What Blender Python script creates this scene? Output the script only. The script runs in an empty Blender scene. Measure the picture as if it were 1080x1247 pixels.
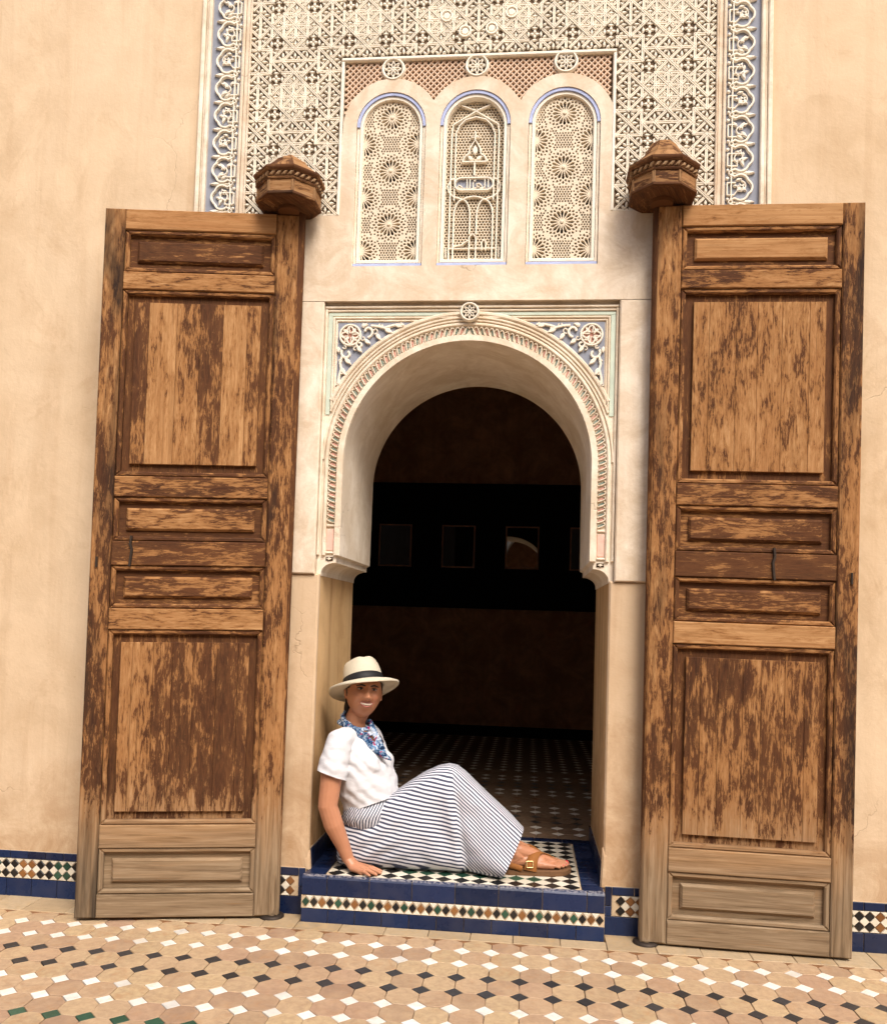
import bpy, bmesh, math, random
from math import sin, cos, pi, sqrt, atan2, hypot, radians
from mathutils import Vector, Matrix, noise as mnoise
R = random.Random(7)
S = bpy.context.scene
COL = S.collection

# ------------------------------------------------------------------ camera
CX, CY, CZ, YAW, PITCH, ROLL, FPX, PPY = 0.316819, -3.988564, 1.392267, 0.1005413, 0.0463158, 0.0309777, 1040.878, 708.096
cam_d = bpy.data.cameras.new('camera'); cam = bpy.data.objects.new('camera', cam_d); COL.objects.link(cam)
fwd = Vector((-sin(YAW)*cos(PITCH), cos(YAW)*cos(PITCH), sin(PITCH)))
rgt = Vector((cos(YAW), sin(YAW), 0)); upv = rgt.cross(fwd)
r2 = cos(ROLL)*rgt + sin(ROLL)*upv; u2 = -sin(ROLL)*rgt + cos(ROLL)*upv
cam.matrix_world = Matrix(((r2.x, u2.x, -fwd.x, CX), (r2.y, u2.y, -fwd.y, CY), (r2.z, u2.z, -fwd.z, CZ), (0, 0, 0, 1)))
cam_d.sensor_fit = 'AUTO'; cam_d.sensor_width = 36.0
cam_d.lens = FPX/1247*36.0
cam_d.shift_y = (PPY-623.5)/1247
cam_d.clip_start = 0.05; cam_d.clip_end = 600
S.camera = cam

# ------------------------------------------------------------------ light
SUN_EL, SUN_AZ = radians(49), radians(26)     # azimuth measured from the wall's outward normal towards +x
w = bpy.data.worlds.new('World'); S.world = w; w.use_nodes = True
nt = w.node_tree; bg = nt.nodes['Background']
sky = nt.nodes.new('ShaderNodeTexSky'); sky.sky_type = 'NISHITA'; sky.sun_disc = False
sky.sun_elevation = SUN_EL; sky.sun_rotation = pi - SUN_AZ
sky.air_density = 1.0; sky.dust_density = 5.0; sky.ozone_density = 0.3
nt.links.new(sky.outputs[0], bg.inputs[0]); bg.inputs[1].default_value = 0.13
sd = bpy.data.lights.new('sun', 'SUN'); sun = bpy.data.objects.new('sun', sd); COL.objects.link(sun)
sd.energy = 1.5; sd.angle = radians(26); sd.color = (1.0, 0.975, 0.94)
to_sun = Vector((sin(SUN_AZ)*cos(SUN_EL), -cos(SUN_AZ)*cos(SUN_EL), sin(SUN_EL)))
sun.rotation_euler = to_sun.to_track_quat('Z', 'Y').to_euler(); sun.location = (1, -6, 9)
S.view_settings.view_transform = 'Standard'; S.view_settings.look = 'None'
S.view_settings.exposure = 0.91; S.view_settings.gamma = 1.0; S.view_settings.use_curve_mapping = False

# ------------------------------------------------------------------ helpers
class MB:
    """collects polygons (and a grain uv per corner), then links them as one mesh object"""
    def __init__(s): s.v = []; s.f = []; s.uv = []; s.smooth = []
    def add(s, vs, fs, uvs=None, smooth=False):
        b = len(s.v); s.v += [tuple(p) for p in vs]
        for k, f in enumerate(fs):
            s.f.append(tuple(b+i for i in f)); s.uv.append([uvs[i] for i in f] if uvs else [(0, 0)]*len(f)); s.smooth.append(smooth)
    def data(s, name, mat, origin=(0, 0, 0)):
        me = bpy.data.meshes.new(name); ox, oy, oz = origin
        me.from_pydata([(x-ox, y-oy, z-oz) for x, y, z in s.v], [], s.f)
        ul = me.uv_layers.new(name='grain'); flat = []
        for u in s.uv:
            for a in u: flat += [a[0], a[1]]
        ul.data.foreach_set('uv', flat)
        me.polygons.foreach_set('use_smooth', s.smooth)
        if mat: me.materials.append(mat)
        me.update(); return me
    def build(s, name, mat, parent=None, loc=(0, 0, 0), rel=True):
        """vertices are world coordinates; loc becomes the object's origin"""
        me = s.data(name, mat, loc); return link(name, me, parent, loc)

def wloc(o):
    v = Vector(o.location)
    while o.parent: o = o.parent; v = v + Vector(o.location)
    return v
def link(name, me, parent=None, loc=(0, 0, 0)):
    o = bpy.data.objects.new(name, me); COL.objects.link(o)
    if parent:
        o.parent = parent; o.location = Vector(loc) - wloc(parent)
    else: o.location = loc
    return o
def tag(o, label=None, cat=None, group=None, kind=None):
    if label: o['label'] = label
    if cat: o['category'] = cat
    if group: o['group'] = group
    if kind: o['kind'] = kind
    return o
def empty(name, loc=(0, 0, 0)):
    o = bpy.data.objects.new(name, None); COL.objects.link(o); o.location = loc; o.empty_display_size = .1; return o

def signed(p):
    return sum(p[i][0]*p[(i+1) % len(p)][1]-p[(i+1) % len(p)][0]*p[i][1] for i in range(len(p)))/2
def inset(poly, d):
    """offset a ccw polygon inwards by d (mitred, clamped)"""
    n = len(poly); out = []
    for i in range(n):
        a, b, c = poly[i-1], poly[i], poly[(i+1) % n]
        e1 = (b[0]-a[0], b[1]-a[1]); e2 = (c[0]-b[0], c[1]-b[1])
        l1 = hypot(*e1) or 1e-9; l2 = hypot(*e2) or 1e-9
        n1 = (-e1[1]/l1, e1[0]/l1); n2 = (-e2[1]/l2, e2[0]/l2)
        mx, my = n1[0]+n2[0], n1[1]+n2[1]; m2 = mx*mx+my*my
        k = min(2*d/m2, 2.5*d/sqrt(m2)) if m2 > 1e-6 else 0
        out.append((b[0]+mx*k, b[1]+my*k))
    return out
WALL = lambda a, b, h: (a, -h, b)            # wall plane: x, z, height proud of the wall
FLOOR = lambda a, b, h: (a, b, h)            # floor plane: x, y, height
def prism(mb, poly, fn, h0, h1, ch=0.0, uvf=None):
    """extruded polygon with a chamfered top edge"""
    if signed(poly) < 0: poly = poly[::-1]
    n = len(poly); rings = [[(p, h0) for p in poly]]
    if ch > 0:
        rings.append([(p, h1-ch) for p in poly]); rings.append([(p, h1) for p in inset(poly, ch)])
    else: rings.append([(p, h1) for p in poly])
    vs = [fn(p[0], p[1], h) for r in rings for p, h in r]
    uv = [uvf(p, h) for r in rings for p, h in r] if uvf else None
    fs = []
    for k in range(len(rings)-1):
        for i in range(n):
            j = (i+1) % n; fs.append((k*n+i, k*n+j, (k+1)*n+j, (k+1)*n+i))
    fs.append(tuple((len(rings)-1)*n+i for i in range(n)))
    flip = Vector(fn(1, 0, 0))-Vector(fn(0, 0, 0)); flip2 = Vector(fn(0, 1, 0))-Vector(fn(0, 0, 0)); up = Vector(fn(0, 0, 1))-Vector(fn(0, 0, 0))
    if flip.cross(flip2).dot(up) < 0: fs = [f[::-1] for f in fs]
    mb.add(vs, fs, uv)
def rect(x0, x1, z0, z1): return [(x0, z0), (x1, z0), (x1, z1), (x0, z1)]
def box(mb, x0, x1, y0, y1, z0, z1, ch=0):
    prism(mb, rect(x0, x1, y0, y1), FLOOR, z0, z1, ch)
def wbox(mb, x0, x1, z0, z1, h0, h1, ch=0):
    prism(mb, rect(x0, x1, z0, z1), WALL, h0, h1, ch)
def ribbon(mb, pts, wd, fn, h0, h1, closed=False, ch=.35):
    """a flat band following a polyline, with sloped shoulders"""
    n = len(pts); L = []
    for i in range(n):
        a = pts[(i-1) % n] if (closed or i > 0) else pts[i]; c = pts[(i+1) % n] if (closed or i < n-1) else pts[i]
        tx, ty = c[0]-a[0], c[1]-a[1]; l = hypot(tx, ty) or 1e-9; L.append((-ty/l, tx/l))
    vs = []
    for (x, y), (nx, ny) in zip(pts, L):
        for o, h in ((-.5, h0), (-.5, h0+(h1-h0)*.6), (-.5+ch*.5, h1), (.5-ch*.5, h1), (.5, h0+(h1-h0)*.6), (.5, h0)):
            vs.append(fn(x+nx*o*wd, y+ny*o*wd, h))
    fs = []
    for i in range(n if closed else n-1):
        a, b = i*6, ((i+1) % n)*6
        for k in range(5): fs.append((a+k, a+k+1, b+k+1, b+k))
    if not closed:
        fs.append((5, 4, 3, 2, 1, 0)); e = (n-1)*6; fs.append((e, e+1, e+2, e+3, e+4, e+5))
    t = fn(0, 1, 0); o = fn(0, 0, 0)
    if fn is WALL: fs = [f for f in fs]
    else: fs = [f[::-1] for f in fs]
    mb.add(vs, fs)
def arcpts(cx, cy, r, a0, a1, n):
    return [(cx+r*cos(a0+(a1-a0)*i/n), cy+r*sin(a0+(a1-a0)*i/n)) for i in range(n+1)]
def clip_seg(p, q, x0, x1, y0, y1):
    t0, t1 = 0.0, 1.0; dx, dy = q[0]-p[0], q[1]-p[1]
    for pp, qq in ((-dx, p[0]-x0), (dx, x1-p[0]), (-dy, p[1]-y0), (dy, y1-p[1])):
        if abs(pp) < 1e-12:
            if qq < 0: return None
        else:
            r = qq/pp
            if pp < 0: t0 = max(t0, r)
            else: t1 = min(t1, r)
    if t1-t0 < 1e-4: return None
    return (p[0]+dx*t0, p[1]+dy*t0), (p[0]+dx*t1, p[1]+dy*t1)
def clip_convex(poly, clip):
    out = poly
    for i in range(len(clip)):
        a, b = clip[i], clip[(i+1) % len(clip)]; inp = out; out = []
        if not inp: return []
        side = lambda p: (b[0]-a[0])*(p[1]-a[1])-(b[1]-a[1])*(p[0]-a[0])
        for k in range(len(inp)):
            c, d = inp[k-1], inp[k]; sc, sd_ = side(c), side(d)
            if (sc >= 0) != (sd_ >= 0):
                t = sc/(sc-sd_); out.append((c[0]+(d[0]-c[0])*t, c[1]+(d[1]-c[1])*t))
            if sd_ >= 0: out.append(d)
    return out
def pierced(name, outer, holes, h0, h1, mat, parent, org=(0, 0)):
    """plate in the wall plane with holes cut right through"""
    cu = bpy.data.curves.new(name, 'CURVE'); cu.dimensions = '2D'; cu.fill_mode = 'BOTH'; cu.extrude = (h1-h0)/2
    for poly in [outer]+holes:
        sp = cu.splines.new('POLY'); sp.points.add(len(poly)-1); sp.use_cyclic_u = True
        for pt, (x, z) in zip(sp.points, poly): pt.co = (x-org[0], z-org[1], 0, 1)
    tmp = bpy.data.objects.new(name+'_tmp', cu); COL.objects.link(tmp)
    dg = bpy.context.evaluated_depsgraph_get(); ev = tmp.evaluated_get(dg)
    me = bpy.data.meshes.new_from_object(ev); bpy.data.objects.remove(tmp); bpy.data.curves.remove(cu)
    for v in me.vertices:
        x, z, d = v.co; v.co = (x, -d, z)
    me.flip_normals(); me.materials.clear(); me.materials.append(mat); me.name = name
    bm = bmesh.new(); bm.from_mesh(me); bmesh.ops.recalc_face_normals(bm, faces=bm.faces); bm.to_mesh(me); bm.free()
    return link(name, me, parent, (org[0], -(h0+h1)/2, org[1]))
def lathe(mb, prof, cx, cy, n=24, a0=0.0, smooth=True, flat_n=False):
    vs = []; fs = []
    for r, z in prof:
        for i in range(n):
            a = a0+2*pi*i/n; vs.append((cx+r*cos(a), cy+r*sin(a), z))
    for k in range(len(prof)-1):
        for i in range(n):
            j = (i+1) % n; fs.append((k*n+i, k*n+j, (k+1)*n+j, (k+1)*n+i))
    mb.add(vs, fs, smooth=smooth)
    mb.add(vs[:n], [tuple(range(n))[::-1]]); mb.add(vs[-n:], [tuple(range(n))])

# ------------------------------------------------------------------ materials
class NT:
    def __init__(s, name):
        s.m = bpy.data.materials.new(name); s.m.use_nodes = True; s.t = s.m.node_tree; s.b = s.t.nodes['Principled BSDF']
        s.b.inputs['Roughness'].default_value = .85; s.b.inputs['Specular IOR Level'].default_value = .3
    def n(s, typ, **k):
        nd = s.t.nodes.new(typ)
        for a, v in k.items(): setattr(nd, a, v)
        return nd
    def set(s, sock, val):
        if isinstance(val, bpy.types.NodeSocket): s.t.links.new(val, sock)
        elif isinstance(val, (tuple, list)) and len(val) == 3 and sock.type == 'RGBA': sock.default_value = (*val, 1)
        else: sock.default_value = val
    def pos(s): return s.n('ShaderNodeNewGeometry').outputs['Position']
    def uv(s): return s.n('ShaderNodeUVMap', uv_map='grain').outputs[0]
    def map(s, vec, sc=(1, 1, 1), loc=(0, 0, 0), rot=(0, 0, 0)):
        m = s.n('ShaderNodeMapping'); s.set(m.inputs[0], vec)
        for k, v in ((1, loc), (2, rot), (3, sc)): s.set(m.inputs[k], v)
        return m.outputs[0]
    def noise(s, vec, sc, det=4, rough=.55, dist=0, dims='3D', w=None):
        nd = s.n('ShaderNodeTexNoise', noise_dimensions=dims); s.set(nd.inputs['Vector'], vec)
        nd.inputs['Scale'].default_value = sc; nd.inputs['Detail'].default_value = det; nd.inputs['Roughness'].default_value = rough; nd.inputs['Distortion'].default_value = dist
        if w is not None: s.set(nd.inputs['W'], w)
        return nd.outputs['Fac']
    def ramp(s, fac, stops):
        r = s.n('ShaderNodeValToRGB'); s.set(r.inputs[0], fac); e = r.color_ramp.elements
        while len(e) < len(stops): e.new(.5)
        for el, (p, c) in zip(e, stops):
            el.position = p; el.color = (*c, 1) if isinstance(c, (tuple, list)) else (c, c, c, 1)
        return r.outputs[0]
    def mix(s, f, a, b, typ='MIX'):
        m = s.n('ShaderNodeMix', data_type='RGBA', blend_type=typ); s.set(m.inputs[0], f); s.set(m.inputs[6], a); s.set(m.inputs[7], b); return m.outputs[2]
    def math(s, op, a, b=0.0, c=0.0, clamp=False):
        m = s.n('ShaderNodeMath', operation=op, use_clamp=clamp); s.set(m.inputs[0], a); s.set(m.inputs[1], b); s.set(m.inputs[2], c); return m.outputs[0]
    def rng(s, v, a, b, c=0.0, d=1.0):
        m = s.n('ShaderNodeMapRange'); s.set(m.inputs[0], v); 
        for k, q in zip((1, 2, 3, 4), (a, b, c, d)): m.inputs[k].default_value = q
        return m.outputs[0]
    def rand(s): return s.n('ShaderNodeObjectInfo').outputs['Random']
    def attr(s, name): return s.n('ShaderNodeAttribute', attribute_type='OBJECT', attribute_name=name).outputs['Fac']
    def sep(s, vec): 
        n = s.n('ShaderNodeSeparateXYZ'); s.set(n.inputs[0], vec); return n.outputs
    def bump(s, h, st=.3, d=.01):
        b = s.n('ShaderNodeBump'); s.set(b.inputs['Height'], h); b.inputs['Strength'].default_value = st; b.inputs['Distance'].default_value = d
        s.t.links.new(b.outputs[0], s.b.inputs['Normal'])
    def col(s, c): s.set(s.b.inputs['Base Color'], c)
    def rough(s, r, spec=None):
        s.set(s.b.inputs['Roughness'], r)
        if spec is not None: s.b.inputs['Specular IOR Level'].default_value = spec
def simple(name, c, rough=.8, spec=.3, var=.12, sc=30, metal=0):
    t = NT(name); p = t.pos(); n = t.noise(p, sc, 4, .6)
    t.col(t.mix(n, tuple(x*(1-var) for x in c), tuple(min(1, x*(1+var)) for x in c))); t.rough(rough, spec)
    t.b.inputs['Metallic'].default_value = metal
    return t.m
def plaster(name, base, pale, stain, stain_amt=.35, grime_top=0.9, vertical=True):
    """limewashed plaster: cloudy tone, trowel drift, damp stains near the ground, hairline cracks"""
    t = NT(name); p = t.pos()
    cloud = t.noise(p, .9, 5, .6, .4); mid = t.noise(p, 5.5, 6, .65, .3); fine = t.noise(p, 60, 3, .6)
    c = t.mix(t.ramp(cloud, [(.32, 0.0), (.68, 1.0)]), base, pale)
    c = t.mix(t.math('MULTIPLY', t.ramp(mid, [(.42, 0.0), (.72, 1.0)]), .45), c, tuple(min(1, x*1.12) for x in pale))
    streak = t.noise(t.map(p, (9, 9, .55)), 1.0, 5, .6, .2)
    c = t.mix(t.math('MULTIPLY', t.ramp(streak, [(.5, 0.0), (.72, 1.0)]), stain_amt), c, stain)
    patch = t.noise(t.map(p, (1, 1, .6)), 2.3, 7, .7, 1.0)
    c = t.mix(t.math('MULTIPLY', t.ramp(patch, [(.50, 0.0), (.57, 1.0)]), .22), c, tuple(min(1, x*1.2) for x in pale))
    c = t.mix(t.math('MULTIPLY', t.ramp(t.noise(p, 3.1, 8, .72, .7), [(.56, 0.0), (.64, 1.0)]), .22), c, stain)
    z = t.sep(p)[2]
    low = t.math('MULTIPLY', t.rng(z, grime_top, .2), t.ramp(t.noise(p, 4.5, 8, .75, .6), [(.36, 0.0), (.60, 1.0)]))
    c = t.mix(t.math('MULTIPLY', low, .85, clamp=True), c, stain)
    vor = t.n('ShaderNodeTexVoronoi', feature='DISTANCE_TO_EDGE'); wob = t.n('ShaderNodeVectorMath', operation='ADD')
    nz = t.n('ShaderNodeTexNoise'); nz.inputs['Scale'].default_value = 2.2; nz.inputs['Detail'].default_value = 5; t.set(nz.inputs['Vector'], p)
    sc_ = t.n('ShaderNodeVectorMath', operation='SCALE'); t.set(sc_.inputs[0], nz.outputs['Color']); sc_.inputs['Scale'].default_value = .9
    t.set(wob.inputs[0], p); t.set(wob.inputs[1], sc_.outputs[0]); t.set(vor.inputs['Vector'], wob.outputs[0]); vor.inputs['Scale'].default_value = .8
    crack = t.math('MULTIPLY', t.ramp(vor.outputs['Distance'], [(0.0, 1.0), (.0035, 0.0)]), t.ramp(t.noise(p, 1.1, 2), [(.55, 0.0), (.65, 1.0)]))
    c = t.mix(t.math('MULTIPLY', crack, .36), c, tuple(x*.4 for x in stain))
    spk = t.ramp(t.noise(p, 38, 2, .5), [(.7, 0.0), (.76, 1.0)])
    c = t.mix(t.math('MULTIPLY', spk, .25), c, stain)
    chip = t.ramp(t.noise(p, 13, 5, .72, .4), [(.735, 0.0), (.75, 1.0)])
    c = t.mix(t.math('MULTIPLY', chip, .6), c, tuple(min(1, x*1.25) for x in pale))
    drip = t.math('MULTIPLY', t.ramp(t.noise(t.map(p, (26, 26, .8)), 1.0, 4, .6, .3), [(.60, 0.0), (.74, 1.0)]), t.ramp(t.noise(p, 1.4, 3), [(.45, 0.0), (.6, 1.0)]))
    c = t.mix(t.math('MULTIPLY', drip, .22), c, stain)
    trow = t.noise(t.map(p, (7, 7, 2.2), (0, 0, 0), (0, .5, 0)), 1.0, 6, .6, 1.2)
    t.col(c); t.rough(.92, .2)
    h = t.math('ADD', t.math('MULTIPLY', mid, .8), t.math('ADD', t.math('MULTIPLY', fine, .25), t.math('ADD', t.math('MULTIPLY', crack, -.6), t.math('ADD', t.math('MULTIPLY', trow, .7), t.math('MULTIPLY', chip, -.35)))))
    t.bump(h, .35, .012)
    return t.m
def wood():
    t = NT('weathered_wood'); uv = t.uv(); u, v, _ = t.sep(uv); z = t.sep(t.pos())[2]
    off = t.math('MULTIPLY', t.attr('lot'), 37.0)
    cmb = t.n('ShaderNodeCombineXYZ'); t.set(cmb.inputs[0], u); t.set(cmb.inputs[1], v); t.set(cmb.inputs[2], off); q = cmb.outputs[0]
    grain = t.noise(t.map(q, (75, 2.6, 1)), 1.0, 5, .65, .6)
    broad = t.noise(t.map(q, (11, .9, 1)), 1.0, 4, .6, .8)
    c = t.ramp(grain, [(.25, (.25, .125, .050)), (.5, (.405, .214, .088)), (.75, (.54, .310, .140))])
    c = t.mix(t.math('MULTIPLY', t.ramp(broad, [(.4, 0.0), (.7, 1.0)]), .55), c, (.30, .12, .04))
    # silvery bleached timber towards the wet foot of the door
    bl = t.rng(z, .80, .16); bl2 = t.math('MAXIMUM', t.math('MULTIPLY', bl, t.rng(broad, .2, .6, .75, 1.25), clamp=True), t.attr('grey'))
    grey = t.ramp(grain, [(.25, (.09, .058, .032)), (.5, (.225, .155, .092)), (.8, (.36, .27, .175))])
    c = t.mix(bl2, c, grey)
    # remains of dark varnish
    n1 = t.noise(t.map(q, (34, 7.5, 1)), 1.0, 9, .76, .4); n2 = t.noise(t.map(q, (150, 20, 1), (3, 7, 1)), 1.0, 4, .65)
    n3 = t.noise(t.map(q, (4.5, 1.3, 1), (9, 2, 4)), 1.0, 3, .5)
    m = t.math('ADD', t.math('ADD', t.math('MULTIPLY', n1, .50), t.math('MULTIPLY', n2, .24)), t.math('MULTIPLY', n3, .26))
    m = t.math('ADD', m, t.attr('wear')); m = t.math('SUBTRACT', m, t.math('MULTIPLY', t.rng(z, .62, .3), .16))
    paint = t.ramp(m, [(.482, 0.0), (.520, 1.0)])
    tone = t.math('ADD', t.math('MULTIPLY', n3, .6), t.math('MULTIPLY', broad, .4))
    old = t.mix(t.ramp(tone, [(.38, 0.0), (.62, 1.0)]), (.092, .037, .017), (.042, .018, .0105))
    old = t.mix(t.math('MULTIPLY', t.ramp(n2, [(.42, 0.0), (.66, 1.0)]), .55), old, (.115, .045, .018))
    honey = t.mix(n2, (.315, .148, .053), (.20, .088, .032))
    c = t.mix(t.math('MULTIPLY', t.ramp(m, [(.395, 0.0), (.480, 1.0)]), t.math('SUBTRACT', 1.0, bl2)), c, honey)
    c = t.mix(t.math('MULTIPLY', paint, t.rng(n1, .4, .62, .80, 1.0)), c, old)
    scr = t.ramp(t.noise(t.map(q, (230, 4, 1), (2, 2, 2)), 1.0, 3, .7), [(.62, 0.0), (.70, 1.0)]); c = t.mix(t.math('MULTIPLY', scr, .40), c, (.33, .155, .055))
    dk = t.ramp(t.noise(t.map(q, (190, 2.2, 1), (5, 1, 7)), 1.0, 4, .65), [(.60, 0.0), (.72, 1.0)]); c = t.mix(t.math('MULTIPLY', dk, .5), c, (.05, .026, .014))
    # black water stains
    st = t.math('ADD', t.noise(t.map(q, (6, .8, 1), (1, 1, 9)), 1.0, 5, .6, .6), t.attr('stain'))
    c = t.mix(t.math('MULTIPLY', t.ramp(st, [(.6, 0.0), (.76, 1.0)]), .8), c, (.018, .014, .012))
    t.col(c); t.rough(t.rng(paint, 0, 1, .85, .72), .07)
    t.bump(t.math('ADD', t.math('MULTIPLY', grain, .5), t.math('MULTIPLY', paint, .5)), .5, .0025)
    return t.m
def glaze(name, c, c2, rough=.16):
    t = NT(name); p = t.pos(); r = t.rand()
    n = t.noise(p, 26, 4, .6); k = t.math('ADD', t.math('MULTIPLY', n, .5), t.math('SUBTRACT', t.math('MULTIPLY', r, 1.1), .25), clamp=True)
    base = t.mix(k, c, c2)
    chip = t.ramp(t.noise(p, 85, 3, .7), [(.735, 0.0), (.76, 1.0)])
    base = t.mix(t.math('MULTIPLY', chip, .5), base, (.40, .30, .2))
    dust = t.ramp(t.noise(p, 7, 4, .6), [(.45, 0.0), (.75, 1.0)]); base = t.mix(t.math('MULTIPLY', dust, .04), base, (.5, .4, .28))
    if 'nosing' in name:                # the glaze is rubbed off along the walked-on edge
        zz = t.sep(p)[2]; rub = t.math('MULTIPLY', t.rng(zz, .2045, .2105), t.ramp(t.noise(t.map(p, (1, 1, 1)), 75, 5, .7), [(.44, 0.0), (.55, 1.0)])); base = t.mix(t.math('MULTIPLY', rub, .75), base, (.33, .31, .32))
    t.col(base); t.rough(t.rng(t.noise(p, 14, 3), .3, .7, rough+.05, rough+.25), .28)
    t.bump(t.noise(p, 22, 3), .3, .004)
    return t.m
def floor_tile(name, a, b, cpat, rough=.5):
    t = NT(name); p = t.pos(); r = t.rand()
    base = t.ramp(r, [(0, a), (.2, b), (.38, cpat), (.52, tuple(x*1.08 for x in a)), (.66, tuple(x*.8 for x in cpat)), (.8, b), (.9, tuple(x*.86 for x in b)), (1, a)])
    n = t.noise(p, 34, 6, .7, .5); big = t.noise(p, 9, 4, .6, .6)
    c = t.mix(t.math('MULTIPLY', t.ramp(n, [(.38, 0.0), (.68, 1.0)]), .6), base, tuple(x*.66 for x in cpat))
    ox = t.ramp(t.noise(p, 17, 6, .72, 1.2), [(.50, 0.0), (.66, 1.0)]); c = t.mix(t.math('MULTIPLY', ox, t.rng(r, 0, 1, .1, .7)), c, (cpat[0]*.95, cpat[1]*.80, cpat[2]*.55))
    c = t.mix(t.math('MULTIPLY', t.ramp(big, [(.45, 0.0), (.7, 1.0)]), .4), c, tuple(min(1, x*1.18) for x in a))
    pit = t.ramp(t.noise(p, 130, 2, .6), [(.68, 0.0), (.74, 1.0)]); c = t.mix(t.math('MULTIPLY', pit, .35), c, (.2, .12, .06))
    t.col(c); t.rough(t.rng(n, .3, .7, rough, rough+.2), .35); t.bump(t.math('SUBTRACT', n, t.math('MULTIPLY', pit, .6)), .22, .003)
    return t.m
M = {}
M['wall'] = plaster('tan_plaster', (.51, .362, .220), (.625, .480, .325), (.39, .24, .125), .32, .80)
M['pale'] = plaster('pale_plaster', (.70, .59, .46), (.79, .695, .575), (.56, .43, .295), .5, -1)
M['pier'] = plaster('pier_plaster', (.49, .335, .20), (.585, .44, .295), (.35, .20, .095), .5, 1.1)
M['jamb'] = plaster('jamb_plaster', (.54, .34, .155), (.64, .43, .225), (.32, .165, .06), .7, 1.2)
M['cream'] = plaster('cream_plaster', (.79, .70, .565), (.84, .76, .64), (.60, .48, .34), .3, -1)
M['soffit'] = plaster('soffit_plaster', (.80, .71, .585), (.85, .77, .655), (.64, .53, .39), .35, -1)
M['stucco'] = simple('stucco_white', (.80, .73, .61), .9, .2, .16, 9)
M['strap'] = simple('stucco_strap', (.78, .71, .585), .9, .2, .22, 7)
M['ground'] = simple('stucco_ground_shade_dirt', (.13, .088, .055), .95, .1, .35, 22)  # recess shade and old dirt between the straps are put into this brown
M['screen'] = simple('screen_stucco', (.69, .59, .45), .9, .2, .15, 14)
M['lattice'] = simple('lattice_stucco', (.66, .49, .36), .9, .2, .25, 8)
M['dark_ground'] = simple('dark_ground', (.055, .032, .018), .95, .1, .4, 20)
M['blueground'] = simple('blue_paint_shaded_ground', (.25, .265, .315), .9, .2, .25, 11)  # blue paint, greyed and darkened by recess shade put into its colour
M['blueband'] = simple('blue_painted_band', (.40, .45, .66), .85, .2, .3, 26)
M['mint'] = simple('mint_painted_band', (.53, .60, .50), .88, .2, .25, 14)
M['pink'] = simple('pink_painted_panel', (.72, .45, .36), .88, .2, .28, 40)
M['teal'] = simple('teal_leaf_paint', (.17, .22, .18), .88, .2, .5, 30)
M['rose'] = simple('rose_leaf_paint', (.50, .255, .20), .88, .2, .4, 30)
M['wood'] = wood()
M['iron'] = simple('rusty_iron', (.045, .032, .024), .6, .4, .4, 60, .6)
M['tblue'] = glaze('blue_glaze', (.004, .009, .032), (.010, .023, .072))
M['tnose'] = glaze('blue_glaze_nosing', (.007, .014, .042), (.014, .024, .070))
M['twhite'] = glaze('white_glaze', (.60, .53, .41), (.72, .66, .54), .25)
M['tblack'] = glaze('black_glaze', (.008, .008, .009), (.018, .016, .015))
M['tbrown'] = glaze('brown_glaze', (.16, .065, .02), (.25, .11, .035))
M['tgreen'] = glaze('green_glaze', (.012, .045, .028), (.03, .085, .05))
M['grout'] = simple('grout', (.50, .38, .25), .95, .1, .3, 45)
M['joint'] = simple('floor_joint', (.23, .135, .07), .95, .1, .35, 30)
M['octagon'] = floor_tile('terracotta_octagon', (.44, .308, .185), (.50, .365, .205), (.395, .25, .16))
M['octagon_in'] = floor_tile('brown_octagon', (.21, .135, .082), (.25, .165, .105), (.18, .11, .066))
M['border'] = floor_tile('pale_border_tile', (.43, .315, .19), (.38, .265, .15), (.46, .35, .22))
M['marble'] = floor_tile('white_marble', (.76, .73, .66), (.82, .79, .72), (.70, .66, .59), .3)
M['slate'] = floor_tile('black_marble', (.022, .021, .022), (.034, .033, .035), (.05, .048, .05), .3)
M['greenm'] = floor_tile('green_glazed_tile', (.018, .07, .045), (.03, .10, .06), (.04, .085, .05), .3)
M['brownm'] = floor_tile('brown_tile', (.20, .09, .035), (.24, .11, .045), (.17, .08, .03), .5)
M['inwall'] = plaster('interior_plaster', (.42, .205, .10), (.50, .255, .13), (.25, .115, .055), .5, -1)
M['black'] = simple('black_paint', (.006, .005, .005), .8, .1, .3, 10)

# ------------------------------------------------------------------ the wall and its openings
ZC, RO = 2.14, .587                      # centre and radius of the door arch
wall = empty('plaster_wall')
tag(wall, 'tall tan plastered palace wall with carved stucco panel over the doorway', 'wall')
TH = .8
for s in (-1, 1):
    mb = MB(); x0, x1 = sorted((s*.86, s*5.2)); wbox(mb, x0, x1, 0, 6.2, -TH, 0); mb.build('wall_face', M['wall'], wall)
    mb = MB(); x0, x1 = sorted((s*.681, s*.86)); wbox(mb, x0, x1, 0, 1.6, -.03, .0, .008); mb.build('pier', M['pier'], wall)
    mb = MB(); x0, x1 = sorted((s*.683, s*.86)); wbox(mb, x0, x1, 0, 1.6, -TH, -.03); mb.build('jamb', M['jamb'], wall)
    mb = MB(); x0, x1 = sorted((s*.702, s*.862)); wbox(mb, x0, x1, 1.597, 2.9147, -TH, .016, .006); mb.build('pier_slab', M['pale'], wall)
mb = MB(); wbox(mb, -.86, .86, 2.93, 6.2, -TH, -.07); mb.build('window_recess', M['dark_ground'], wall)

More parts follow.
